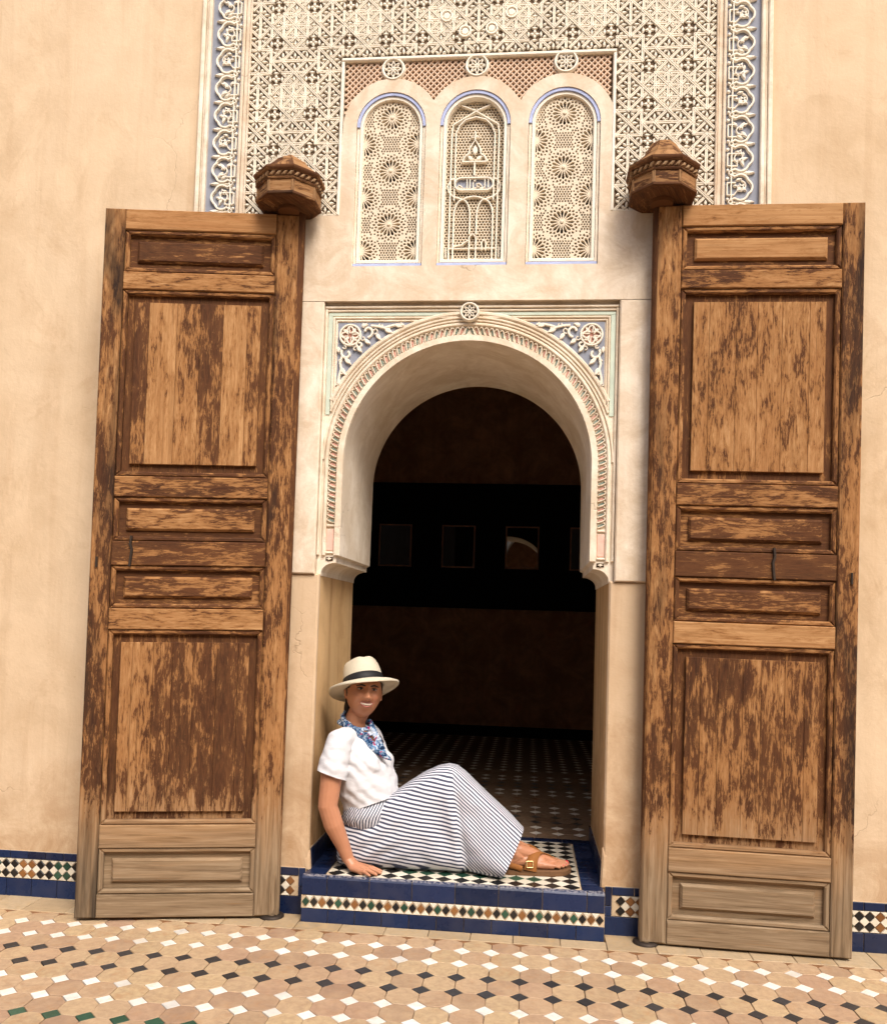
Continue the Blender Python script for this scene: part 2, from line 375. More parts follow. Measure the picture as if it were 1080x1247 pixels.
# arch body: the front and the soffit of the horseshoe opening, ending in two small corbels
imp = [(.700, 1.592), (.679, 1.592)] + [(.679-.068*(1-cos(a)), 1.60+.055*sin(a)) for a in [pi/2*k/8 for k in range(1, 9)]] + [(.607, 1.655), (.607, 1.681), (.590, 1.690)]
arch = imp + [(RO*cos(a), ZC+RO*sin(a)) for a in [pi*k/96 for k in range(97)]] + [(-x, z) for x, z in imp[::-1]] + [(-.7, 2.93), (.7, 2.93)]
mb = MB(); prism(mb, arch, WALL, -TH, -.020)
o_arch = mb.build('archway', M['soffit'], wall)
def arcr(r, a0=0, a1=pi, n=96, zlow=None):
    p = [(r*cos(a0+(a1-a0)*k/n), ZC+r*sin(a0+(a1-a0)*k/n)) for k in range(n+1)]
    if zlow is not None: p = [(r, zlow)]+p+[(-r, zlow)]
    return p[::-1]
arv = MB(); ribbon(arv, arcr(.603, zlow=1.69), .031, WALL, -.021, -.006, ch=.12)
o_arv = arv.build('archivolt', M['cream'], wall)
mb = MB()
ribbon(mb, arcr(.668, zlow=1.69), .018, WALL, -.021, -.005, ch=.6)
ribbon(mb, arcr(.6866, a0=.02, a1=pi-.02), .011, WALL, -.021, -.008, ch=.5)
for r, wd in ((.7025, .012), (.7235, .020)):
    a = math.acos(.658/r); ribbon(mb, arcr(r, a, pi-a), wd, WALL, -.021, -.009, ch=.5)
mb.build('arch_moulding', M['cream'], o_arv)
# frame round the arch
mb = MB()
for s in (-1, 1):
    for x, w_, h, zl in ((.694, .012, -.006, 1.69), (.657, .008, -.010, 2.40), (.645, .007, -.012, 2.43)):
        wbox(mb, s*x-w_/2, s*x+w_/2, zl, 2.885 if x > .68 else (2.846 if x > .65 else 2.832), -.021, h, .0025)
wbox(mb, -.700, .700, 2.8855, 2.897, -.021, -.002, .003)
wbox(mb, -.688, .688, 2.871, 2.8825, -.021, -.009, .003)
for s in (-1, 1):
    wbox(mb, min(s*.06, s*.6525), max(s*.06, s*.6525), 2.838, 2.847, -.021, -.0105, .0025); wbox(mb, min(s*.2, s*.641), max(s*.2, s*.641), 2.824, 2.832, -.021, -.0125, .0025)
mb.build('arch_frame', M['cream'], wall)
mb = MB()
for s in (-1, 1):
    wbox(mb, min(s*.664, s*.685), max(s*.664, s*.685), 2.37, 2.8525, -.021, -.0155, .001)
    wbox(mb, min(s*.075, s*.685), max(s*.075, s*.685), 2.853, 2.869, -.021, -.0155, .001)
mb.build('mint_band', M['mint'], wall)
# spandrels with scrolling arabesque
def leafpoly(x, z, ang, L, W_):
    pts = [(0, 0), (.25*L, .42*W_), (.5*L, .5*W_), (.78*L, .28*W_), (L, 0), (.78*L, -.28*W_), (.5*L, -.5*W_), (.25*L, -.42*W_)]
    c, s_ = cos(ang), sin(ang); return [(x+a*c-b*s_, z+a*s_+b*c) for a, b in pts]
def spiral(x, z, r0, r1, a0, a1, n=16):
    return [(x+(r0+(r1-r0)*k/n)*cos(a0+(a1-a0)*k/n), z+(r0+(r1-r0)*k/n)*sin(a0+(a1-a0)*k/n)) for k in range(n+1)]
for s in (-1, 1):
    g = [(.637, 2.82)] + [(.735*cos(a), ZC+.735*sin(a)) for a in [math.acos(.276/.735)+(math.acos(.637/.735)-math.acos(.276/.735))*k/14 for k in range(15)]]
    mb = MB(); prism(mb, [(s*x, z) for x, z in g], WALL, -.021, -.0185)
    sp = mb.build('spandrel', M['blueground'], wall)
    mb = MB(); f = lambda pts: [(s*x, z) for x, z in pts]
    cx, cz = .575, 2.757
    ribbon(mb, f(arcpts(cx, cz, .050, 0, 2*pi, 28)[:-1]), .010, WALL, -.019, -.004, True)
    for a in (0, pi/2): 
        ribbon(mb, f([(cx+.034*cos(a+t)*(1+.25*cos(4*t)), cz+.034*sin(a+t)*(1+.25*cos(4*t))) for t in [2*pi*k/28 for k in range(28)]]), .0085, WALL, -.019, -.006-.001*(a > 0), True)
    for k in range(4):
        a = pi/4+k*pi/2; prism(mb, f(leafpoly(cx+.012*cos(a), cz+.012*sin(a), a, .030, .014)), WALL, -.019, -.007, .002)
    ribbon(mb, f(spiral(.492, 2.775, .010, .030, 0, 4.6)), .012, WALL, -.019, -.005)
    ribbon(mb, f(spiral(.590, 2.668, .010, .028, 2.2, 6.9)), .012, WALL, -.019, -.005)
    ribbon(mb, f(spiral(.528, 2.712, .006, .016, 1, 6.5)), .010, WALL, -.019, -.005)
    ribbon(mb, f([(.475, 2.803), (.44, 2.800), (.41, 2.792), (.385, 2.800), (.35, 2.808), (.315, 2.806)]), .012, WALL, -.019, -.005)
    ribbon(mb, f([(.612, 2.652), (.620, 2.62), (.614, 2.59), (.622, 2.56), (.628, 2.52)]), .012, WALL, -.019, -.005)
    for x, z, a, L, W_ in ((.41, 2.79, -2.6, .045, .022), (.45, 2.765, -2.2, .04, .02), (.36, 2.805, -2.9, .04, .016), (.615, 2.60, -2.1, .045, .02), (.60, 2.645, -2.4, .045, .02), (.628, 2.55, -1.8, .04, .016), (.54, 2.70, -2.3, .035, .02), (.505, 2.735, -2.5, .035, .02), (.63, 2.70, -1.6, .03, .016), (.52, 2.80, 2.8, .03, .015)):
        prism(mb, f(leafpoly(x, z, a, L*1.05, W_*1.0)), WALL, -.019, -.0045, .0025)
    for x, z, r0, r1, a0, a1 in ((.455, 2.778, .004, .016, 0, 5), (.425, 2.805, .004, .011, 2, 7), (.39, 2.790, .004, .010, 1, 6), (.548, 2.690, .004, .013, 4, 9), (.512, 2.742, .004, .012, 1, 6), (.622, 2.630, .004, .012, 0, 5), (.608, 2.575, .004, .010, 2, 7), (.630, 2.520, .003, .007, 1, 6), (.33, 2.812, .003, .007, 1, 6), (.600, 2.700, .004, .010, 1, 6), (.510, 2.802, .004, .010, 3, 8)):
        ribbon(mb, f(spiral(x, z, r0, r1, a0, a1, 14)), .0052, WALL, -.019, -.0062)
    for k in range(8):
        a = k*pi/4+pi/8; ribbon(mb, f([(cx+.010*cos(a), cz+.010*sin(a)), (cx+.044*cos(a+.25), cz+.044*sin(a+.25))]), .0055, WALL, -.019, -.0068-.0003*k)
    mb.build('arabesque', M['stucco'], sp)
    mb = MB(); prism(mb, [(s*x, z) for x, z in arcpts(cx, cz, .046, 0, 2*pi, 24)[:-1]], WALL, -.0185, -.0165); mb.build('rosette_ground', M['rose'], sp)
# roundel at the crown
def medallion(x, z, r, name='medallion'):
    mb = MB(); prism(mb, arcpts(x, z, r*.96, 0, 2*pi, 32)[:-1], WALL, -.02, .004); md = mb.build(name, M['dark_ground'], wall)
    mb = MB(); ribbon(mb, arcpts(x, z, r*.87, 0, 2*pi, 40)[:-1], r*.28, WALL, -.01, .019, True, .6)
    mb.build('ring', M['stucco'], md)
    mb = MB()
    for k in range(8):
        a = k*pi/4+pi/8; ribbon(mb, [(x+r*.72*cos(a-pi/8), z+r*.72*sin(a-pi/8)), (x+r*.36*cos(a), z+r*.36*sin(a)), (x+r*.72*cos(a+pi/8), z+r*.72*sin(a+pi/8))], r*.11, WALL, .003, .014)
        ribbon(mb, [(x+r*.36*cos(a), z+r*.36*sin(a)), (x+r*.05*cos(a+pi/8), z+r*.05*sin(a+pi/8))], r*.11, WALL, .003, .0135)
    mb.build('star', M['stucco'], md)
medallion(0, 2.862, .046)
# guilloche: leaves between curling ribs, following the arch
lp = [(-.0085, -.016), (-.003, -.016), (.003, -.006), (.0075, .006), (.0045, .0135), (-.000, .011), (-.004, .002), (-.0065, -.008)]
rp = [(-.0125, -.0185), (-.009, -.006), (-.0045, .007), (.002, .0165), (.009, .016), (.0125, .010)]
def loc2(fnm, mirror):
    m_ = -1 if mirror else 1
    return lambda a, b, h: (a*m_, -h, b)
lm = []; rm = []
for mir in (False, True):
    for mat in ('teal', 'rose'):
        mb = MB(); prism(mb, lp, loc2(None, mir), 0, .006, .0015); lm.append(mb.data('guilloche_leaf', M[mat]))
    mb = MB(); ribbon(mb, rp if not mir else rp[::-1], .0062, loc2(None, mir), 0, .0125)
    rm.append(mb.data('guilloche_rib', M['cream']))
def gput(x, z, ang, mir, k):
    for nm, me, h in (('guilloche_leaf', lm[(2 if mir else 0)+k % 2], -.0205), ('guilloche_rib', rm[int(mir)], -.0208)):
        o = bpy.data.objects.new(nm, me); COL.objects.link(o); o.parent = o_arv
        o.location = (x, -h, z); o.rotation_euler = (0, -ang, 0)
RG = .6388; step = pi/82
for k in range(82):
    a = (k+.5)*step; mir = a > pi/2
    gput(RG*cos(a), ZC+RG*sin(a), a-pi/2, not mir, k if not mir else 81-k)
for s in (-1, 1):
    for k in range(12):
        gput(s*RG, ZC-.0122-.0245*k, -pi/2 if s > 0 else pi/2, s > 0, k+1)
    mb = MB(); wbox(mb, s*RG-.017, s*RG+.017, 1.712, 1.815, -.021, -.016, .002); mb.build('pink_panel', M['pink'], o_arv)
    mb = MB(); wbox(mb, s*RG-.019, s*RG+.019, 1.826, 1.838, -.021, -.010, .003); wbox(mb, s*RG-.019, s*RG+.019, 1.697, 1.706, -.021, -.010, .003)
    mb.build('fillet', M['cream'], o_arv)
    mb = MB(); wbox(mb, s*RG-.017, s*RG+.017, 1.664, 1.682, -.021, -.017); nn_ = mb.build('notch', M['dark_ground'], o_arv)
    mb = MB(); prism(mb, [(s*RG-.014, 1.673), (s*RG-.004, 1.669), (s*RG, 1.6655), (s*RG+.004, 1.669), (s*RG+.014, 1.673), (s*RG+.004, 1.677), (s*RG, 1.6805), (s*RG-.004, 1.677)], WALL, -.018, -.010, .001); mb.build('notch_star', M['cream'], o_arv)

# ------------------------------------------------------------------ slab with the three blind windows
WX = (-.406, .0005, .424); WR, WZC, WZB = .169, 3.775, 3.085
def winpoly(x, r, zb, zc=WZC, n=28): return [(x-r, zb), (x+r, zb)] + arcpts(x, zc, r, 0, pi, n)
sc = []
SR = .236
for i, x in enumerate(WX[::-1]):
    xr = .659 if i == 0 else (WX[::-1][i-1]+x)/2; xl = -.659 if i == 2 else (WX[::-1][i+1]+x)/2
    a0 = math.acos(max(-1, min(1, (xr-x)/SR))); a1 = math.acos(max(-1, min(1, (xl-x)/SR)))
    sc += arcpts(x, WZC, SR, a0, a1, 18)[:(None if i == 2 else -1)]
outer = [(-.861, 2.915), (.861, 2.915), (.861, 3.336), (.659, 3.336)] + sc + [(-.659, 3.336), (-.861, 3.336)]
slab = pierced('window_wall', outer, [winpoly(x, WR, WZB) for x in WX], -.062, .015, M['pale'], wall)
# diagonal lattice above the windows
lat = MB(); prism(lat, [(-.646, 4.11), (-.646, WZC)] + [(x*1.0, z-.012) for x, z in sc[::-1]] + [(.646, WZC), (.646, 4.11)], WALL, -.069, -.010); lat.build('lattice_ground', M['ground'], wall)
mb = MB(); pit = .0295
for sgn, hh in ((1, .003), (-1, .0012)):
    k = -120
    while k < 120:
        c = k*pit; k += 1; run = []; segs = []
        for i in range(400):
            x = -.640+i*1.280/400; z = 3.9+sgn*(x-c)
            ok = 3.76 < z < 4.102 and all(hypot(x-wx, z-WZC) > .226 for wx in WX)
            if ok: run.append((x, z))
            if (not ok or i == 399) and run:
                if len(run) > 1: segs.append((run[0], run[-1]))
                run = []
        for a, b in segs: ribbon(mb, [a, b], .0085, WALL, -.011, hh)
mb.build('diamond_lattice', M['lattice'], wall)
for x, z in zip(WX, (4.06, 4.064, 4.07)): medallion(x, z, .058)
mb = MB()
wbox(mb, -.660, .660, 4.103, 4.120, -.06, .020, .004)
for s in (-1, 1): wbox(mb, s*.6535-.0075, s*.6535+.0075, 3.3365, 4.1025, -.06, .019, .004)
mb.build('lattice_frame', M['stucco'], wall)

def window(i, x, kind):
    fr = MB(); pth = [(x-.1455, WZB+.03)] + arcpts(x, WZC, .1455, pi, 0, 28) + [(x+.1455, WZB+.03)]
    ribbon(fr, pth, .019, WALL, -.05, .003, ch=.3); wbox(fr, x-.154, x+.154, WZB+.0165, WZB+.034, -.05, .0045, .003)
    win = fr.build('window_frame', M['stucco'], wall, loc=(x, 0, WZB))
    mb = MB(); ribbon(mb, arcpts(x, WZC, .1610, pi-.0, 0, 28), .0158, WALL, -.05, .0105, ch=.12); mb.build('blue_band', M['blueband'], win)
    mb = MB()
    for s in (-1, 1): wbox(mb, x+s*.161-.006, x+s*.161+.006, WZB+.016, WZC-.0005, -.05, .004, .001)
    mb.build('side_band', M['cream'], win)
    mb = MB(); prism(mb, rect(x-.167, x+.167, WZB+.001, WZB+.0155), WALL, -.05, .007, .002); mb.build('sill_band', M['blueband'], win)
    if kind == 'rosette':
        clip = winpoly(x, .1335, WZB+.036); holes = []
        cents = [(x, 3.30), (x, 3.565), (x, 3.83)]
        for zz in (3.1675, 3.4325, 3.6975): cents += [(x-.133, zz), (x+.133, zz)]
        for cx, cz in cents:
            for k in range(16):
                a = k*pi/8; c, s_ = cos(a), sin(a)
                P = [(.0145, 0), (.030, .0036), (.046, .0070), (.053, .0058), (.0585, 0), (.053, -.0058), (.046, -.0070), (.030, -.0036)]
                holes.append([(cx+p*c-q*s_, cz+p*s_+q*c) for p, q in P])
                a += pi/16; c, s_ = cos(a), sin(a)
                P = [(.0555, 0), (.0635, .0066), (.0720, 0), (.0635, -.0066)]
                holes.append([(cx+p*c-q*s_, cz+p*s_+q*c) for p, q in P])
                a += pi/16; c, s_ = cos(a), sin(a)
                P = [(.0640, 0), (.0730, .0066), (.0815, 0), (.0730, -.0066)]
                holes.append([(cx+p*c-q*s_, cz+p*s_+q*c) for p, q in P])
                a -= pi/16; c, s_ = cos(a), sin(a)
                P = [(.0760, 0), (.0815, .0056), (.0875, 0), (.0815, -.0056)]
                holes.append([(cx+p*c-q*s_, cz+p*s_+q*c) for p, q in P])
        pt = .0132; r_ = 0; z = WZB+.042
        while z < WZC+.14:
            xx = x-.132+(pt/2 if r_ % 2 else 0)
            while xx < x+.132:
                d = min(hypot(xx-cx, z-cz) for cx, cz in cents)
                if d > .0925:
                    m_ = .0057 if (r_ % 3) else .0061
                    holes.append([(xx+m_*.92, z), (xx, z+m_*1.22), (xx-m_*.92, z), (xx, z-m_*1.22)])
                xx += pt
            z += pt*.866; r_ += 1
        hs = []
        for h in holes:
            h = h if signed(h) > 0 else h[::-1]; c = clip_convex(h, clip)
            if len(c) >= 3 and abs(signed(c)) > 1.1e-5: hs.append(c)
        pierced('pierced_screen', winpoly(x, .142, WZB+.032), hs, -.040, -.012, M['screen'], win, (x, WZB))
        mb = MB()
        for cx, cz in cents[:3]:
            prism(mb, arcpts(cx, cz, .0085, 0, 2*pi, 12)[:-1], WALL, -.014, -.006, .003)
        mb.build('rosette_boss', M['screen'], win)
    else:
        mb = MB(); pt = .0152; r_ = 0; z = WZB+.034
        hexo = [(pt/sqrt(3)*cos(pi/2+k*pi/3), pt/sqrt(3)*sin(pi/2+k*pi/3)) for k in range(6)]
        hexi = [(.0066*cos(pi/2+k*pi/3), .0066*sin(pi/2+k*pi/3)) for k in range(6)]
        while z < WZC+.145:
            xx = x-.142+(pt/2 if r_ % 2 else 0)
            while xx < x+.143:
                if abs(xx-x) < .146 and (z < WZC or hypot(xx-x, z-WZC) < .150):
                    vs = [WALL(xx+a, z+b, -.032) for a, b in hexo]+[WALL(xx+a, z+b, -.032) for a, b in hexi]+[WALL(xx+a, z+b, -.052) for a, b in hexi]
                    fs = []
                    for k in range(6):
                        j = (k+1) % 6; fs += [(k, j, 6+j, 6+k), (6+k, 6+j, 12+j, 12+k)]
                    mb.add(vs, fs)
                xx += pt
            z += pt*.866; r_ += 1
        mb.build('pierced_screen', M['screen'], win)
        # raised straps: niche outline, two lancets, finial and the inscription cartouche
        mb = MB(); A = lambda u, v: (x+u, 3.085+v)
        def rb(pts, wd=.0085, top=-.014, cl=False): ribbon(mb, [A(*q) for q in pts], wd, WALL, -.034, top, cl)
        rb([(-.114, .03), (-.114, .66), (-.108, .705), (0, .770), (.108, .705), (.114, .66), (.114, .03)])
        rb([(-.094, .33), (-.094, .66)]+[(-.09+.0*k, .67) for k in range(1)]+[(-.078, .70), (-.05, .728), (0, .742), (.05, .728), (.078, .70), (.09, .67), (.094, .66), (.094, .33)], .0075)
        rb([(-.07, .80), (0, .772), (.07, .80)], .007)
        for s in (-1, 1):
            rb([(s*.094, .03), (s*.094, .25)]+[(s*(.052+.042*cos(t)), .25+.085*sin(t)) for t in [pi/2*k/8 for k in range(1, 9)]], .008, -.0145)
            rb([(s*.016, .165), (s*.016, .25)]+[(s*(.052-.036*cos(t)), .25+.085*sin(t)) for t in [pi/2*k/8 for k in range(1, 9)]], .008, -.0155)
            rb([(s*.016, .045), (s*.016, .15), (0, .168)], .008, -.0150)
            rb([(s*.016, .045), (0, .036)], .008, -.0142)
            rb([(s*.052, .335), (s*.030, .345), (0, .350)], .008, -.0137)
            rb([(s*.052, .335), (s*.10, .352), (s*.122, .375), (s*.126, .405), (s*.112, .432), (s*.094, .44)], .008, -.0152)
            rb([(0, .437), (s*.0, .455)], .010, -.0148)
        rb([(-.062, .440), (.062, .440)]+[(.062+.030*sin(t), .410+.030*cos(t)) for t in [pi*k/10 for k in range(1, 11)]]+[(-.062, .380)]+[(-.062-.030*sin(t), .410-.030*cos(t)) for t in [pi*k/10 for k in range(1, 10)]], .0095, -.010, True)
        rb([(0, .452), (0, .515)], .010, -.0132)
        rb([(-.060, .520), (.060, .520)], .009, -.0126)
        rb([(-.060, .520), (-.048, .545), (-.028, .560), (-.026, .585), (0, .628), (.026, .585), (.028, .560), (.048, .545), (.060, .520)], .009, -.0118)
        rb([(-.022, .640), (.022, .640)], .006, -.0128); rb([(0, .628), (0, .668)], .008, -.0122)
        for s in (-1, 1): prism(mb, [A(q[0], q[1]) for q in leafpoly(s*.006, .528, pi/2-s*.95, .040, .018)], WALL, -.034, -.015, .003)
        prism(mb, [A(*q) for q in leafpoly(0, .555, pi/2, .05, .026)], WALL, -.034, -.0162, .003)
        rb([(-.115, .095), (.115, .095)], .006, -.0158)
        rb([(-.085, .105), (-.05, .112), (-.03, .128), (-.016, .135)], .007, -.0128)
        rb([(.045, .085), (.045, .125), (.055, .135), (.064, .125), (.064, .085)], .007, -.0129)
        for s in (-1, 1): rb([(s*.127, .05), (s*.127, .10)], .006, -.0127)
        mb.build('screen_strapwork', M['stucco'], win)
        mb = MB(); prism(mb, [A(*q) for q in [(-.062, .437), (-.085, .425), (-.089, .41), (-.085, .395), (-.062, .383), (.062, .383), (.085, .395), (.089, .41), (.085, .425), (.062, .437)]], WALL, -.034, -.024); mb.build('cartouche_ground', M['blueground'], win)
        mb = MB()                           # the word carved in the cartouche, right to left
        def wr(pts, wd=.0058): ribbon(mb, [A(*q) for q in pts], wd, WALL, -.025, -.012)
        wr([(.068, .434), (.068, .390)]); wr([(.052, .434), (.052, .394), (.040, .388), (.028, .390)])
        wr([(.040, .390), (.036, .402), (.024, .412), (.012, .409), (.014, .398), (.028, .396)]); wr([(.012, .390), (.000, .388), (-.004, .380+.006)])
        wr([(-.004, .418), (-.004, .388), (-.012, .384)]); wr([(-.020, .434), (-.020, .390), (-.034, .387)]); wr([(-.034, .434), (-.034, .390), (-.050, .387)])
        wr([(-.050, .388), (-.060, .398), (-.072, .404), (-.078, .396), (-.068, .389), (-.050, .388)]); wr([(.000, .424), (.008, .428)])
        mb.build('carved_inscription', M['stucco'], win)
for i, x in enumerate(WX): window(i, x, 'lattice' if i == 1 else 'rosette')

# ------------------------------------------------------------------ carved interlace panel
RECTS = [(-1.118, -.662, 3.25, 4.138), (.662, 1.118, 3.25, 4.138), (-1.118, 1.118, 4.138, 4.80)]
def infield(x, z, m): return abs(x) < 1.118-m and 3.25 < z < 4.8 and not (abs(x) < .662+m and z < 4.124+m)
mb = MB()
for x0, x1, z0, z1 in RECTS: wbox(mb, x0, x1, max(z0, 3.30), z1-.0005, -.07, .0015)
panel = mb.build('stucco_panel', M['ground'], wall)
# unit cells of a grid; which straps exist is drawn once per symmetry orbit of a six-cell repeat, so the field mirrors and repeats
G_, NP = .0600, 6; OX, OZ = .0015, 4.121
rp_ = random.Random(5); orb = {}
def canon(i2, j2, typ):
    """orbit key of a unit strap by its midpoint (half-cell integers) and direction"""
    best = None; m = 2*NP
    for sw in (0, 1):
        for fx in (0, 1):
            for fz in (0, 1):
                a, b, t_ = i2, j2, typ
                if sw:
                    a, b = b, a; t_ = {'h': 'v', 'v': 'h'}.get(t_, t_)
                if fx: a = -a; t_ = {'d': 'e', 'e': 'd'}.get(t_, t_)
                if fz: b = -b; t_ = {'d': 'e', 'e': 'd'}.get(t_, t_)
                k = (a % m, b % m, t_)
                if best is None or k < best: best = k
    return best
def has(i2, j2, typ):
    k = canon(i2, j2, typ)
    return orb[k]
for grp, frac in (('hv', .50), ('de', .54)):
    ks = sorted({canon(a, b, t_) for a in range(2*NP) for b in range(2*NP) for t_ in grp if (t_ == 'h' and a % 2 == 1 and b % 2 == 0) or (t_ == 'v' and a % 2 == 0 and b % 2 == 1) or (t_ in 'de' and a % 2 == 1 and b % 2 == 1)})
    rp_.shuffle(ks)
    for n_k, k_ in enumerate(ks): orb[k_] = n_k < frac*len(ks)
st = MB(); fl = MB()
def strand(p, q, h):
    for x0, x1, z0, z1 in RECTS:
        c = clip_seg(p, q, x0, x1, z0, z1)
        if not c: continue
        (ax, az), (bx, bz) = c; l = hypot(bx-ax, bz-az)
        if l < .006: continue
        nx, nz = -(bz-az)/l, (bx-ax)/l
        for o in (-.0040, .0040):
            ribbon(st, [(ax+nx*o, az+nz*o), (bx+nx*o, bz+nz*o)], .0060, WALL, .001, h)
        st.add([WALL(ax+nx*.003, az+nz*.003, .0088), WALL(ax-nx*.003, az-nz*.003, .0088), WALL(bx-nx*.003, bz-nz*.003, .0088), WALL(bx+nx*.003, bz+nz*.003, .0088)], [(0, 1, 2, 3)])
DIRS = {'h': (1, 0), 'v': (0, 1), 'd': (1, 1), 'e': (1, -1)}
hh = {'h': .0118, 'v': .0126, 'd': .0122, 'e': .0130}
I0, I1, J0, J1 = -20, 20, -15, 13
def unit(i, j, t_):
    """does the unit strap leaving node (i, j) in direction t_ exist"""
    d = DIRS[t_]; return has(2*i+d[0], 2*j+d[1], t_)
def ncross(i, j, t_):
    return any(o != t_ and (unit(i, j, o) or unit(i-DIRS[o][0], j-DIRS[o][1], o)) for o in 'hvde')
for t_, d in DIRS.items():
    for i in range(I0, I1):
        for j in range(J0, J1):
            if not unit(i, j, t_): continue
            if unit(i-d[0], j-d[1], t_) and i-d[0] >= I0 and J0 <= j-d[1] < J1: continue       # not the start of a run
            n = 1
            while unit(i+n*d[0], j+n*d[1], t_) and n < 30: n += 1
            L = hypot(*d)*G_; cuts = []
            for k in range(1, n):
                a, b = i+k*d[0], j+k*d[1]; par = (a+b+'hvde'.index(t_)//2+('hvde'.index(t_) % 2)*1) % 2
                if ncross(a, b, t_) and par: cuts.append(k*L)
                if t_ in 'de': pass
            if t_ in 'de':                  # the two diagonals of a cell cross at its middle
                for k in range(n):
                    a, b = i+k*d[0], j+k*d[1]; o = 'e' if t_ == 'd' else 'd'
                    oa, ob = (a, b+1) if t_ == 'd' else (a, b-1)
                    if unit(oa, ob, o) and ((a+min(b, b+d[1])) % 2 == (t_ == 'd')): cuts.append((k+.5)*L)
            cuts.sort(); pos = -.0055; g = .0105; ex = n*L+.0055; ux, uz = d[0]/hypot(*d), d[1]/hypot(*d)
            P0 = (OX+i*G_, OZ+j*G_)
            for c in cuts+[ex+g]:
                if c-g > pos+.008: strand((P0[0]+ux*pos, P0[1]+uz*pos), (P0[0]+ux*(c-g), P0[1]+uz*(c-g)), hh[t_])
                pos = c+g
def flower(x, z, r, n, rot):
    if not infield(x, z, r*.5): return
    for k in range(n):
        a = rot+k*2*pi/n; prism(fl, leafpoly(x+r*.08*cos(a), z+r*.08*sin(a), a, r*.92, r*.62), WALL, .001, .0115+.0005*(k % 2), .003)
def leaf1(x, z, a, L, W_):
    if infield(x, z, .006): prism(fl, leafpoly(x-cos(a)*L/2, z-sin(a)*L/2, a, L, W_), WALL, .001, .0110, .003)
for i in range(I0, I1):
    for j in range(J0, J1):
        x, z = OX+(i+.5)*G_, OZ+(j+.5)*G_; d, e = unit(i, j, 'd'), unit(i, j+1, 'e'); q = G_/2
        if not d and not e:
            flower(x, z, .0232, 4, pi/4 if canon(2*i+1, 2*j+1, 'd')[0] % 4 < 2 else 0)
        elif d and e:
            for a in range(4): leaf1(x+.0185*cos(a*pi/2), z+.0185*sin(a*pi/2), a*pi/2, .0145, .0078)
        else:
            s_ = 1 if d else -1
            for o in (-1, 1):
                lx, lz = x-o*s_*.0135, z+o*.0135; leaf1(lx, lz, atan2(o, -o*s_), .0225, .0115); leaf1(x-o*s_*.016+.009, z+o*.016*1.0+.0, atan2(o, -o*s_)+1.4, .012, .007)
        for a, b, t_ in ((i, j, 'h'), (i, j, 'v')):
            if not unit(a, b, t_):
                mx, mz = OX+a*G_+(q if t_ == 'h' else 0), OZ+b*G_+(q if t_ == 'v' else 0); leaf1(mx, mz, 0 if t_ == 'h' else pi/2, .030, .013)
st.build('interlace', M['strap'], panel)['kind'] = 'stuff'
fl.build('carved_flowers', M['strap'], panel)['kind'] = 'stuff'
for x, z in ((-.153, 4.315), (-.062, 4.235), (.160, 4.322), (.066, 4.245)):
    mb = MB(); ribbon(mb, arcpts(x, z, .026, 0, 2*pi, 24)[:-1], .010, WALL, .0, .018, True); ribbon(mb, arcpts(x, z, .0085, 0, 2*pi, 20)[:-1], .019, WALL, .0, .0165, True)
    prism(mb, arcpts(x, z, .006, 0, 2*pi, 12)[:-1], WALL, 0, .0168, .002)
    mb.build('plaster_boss', M['stucco'], panel)

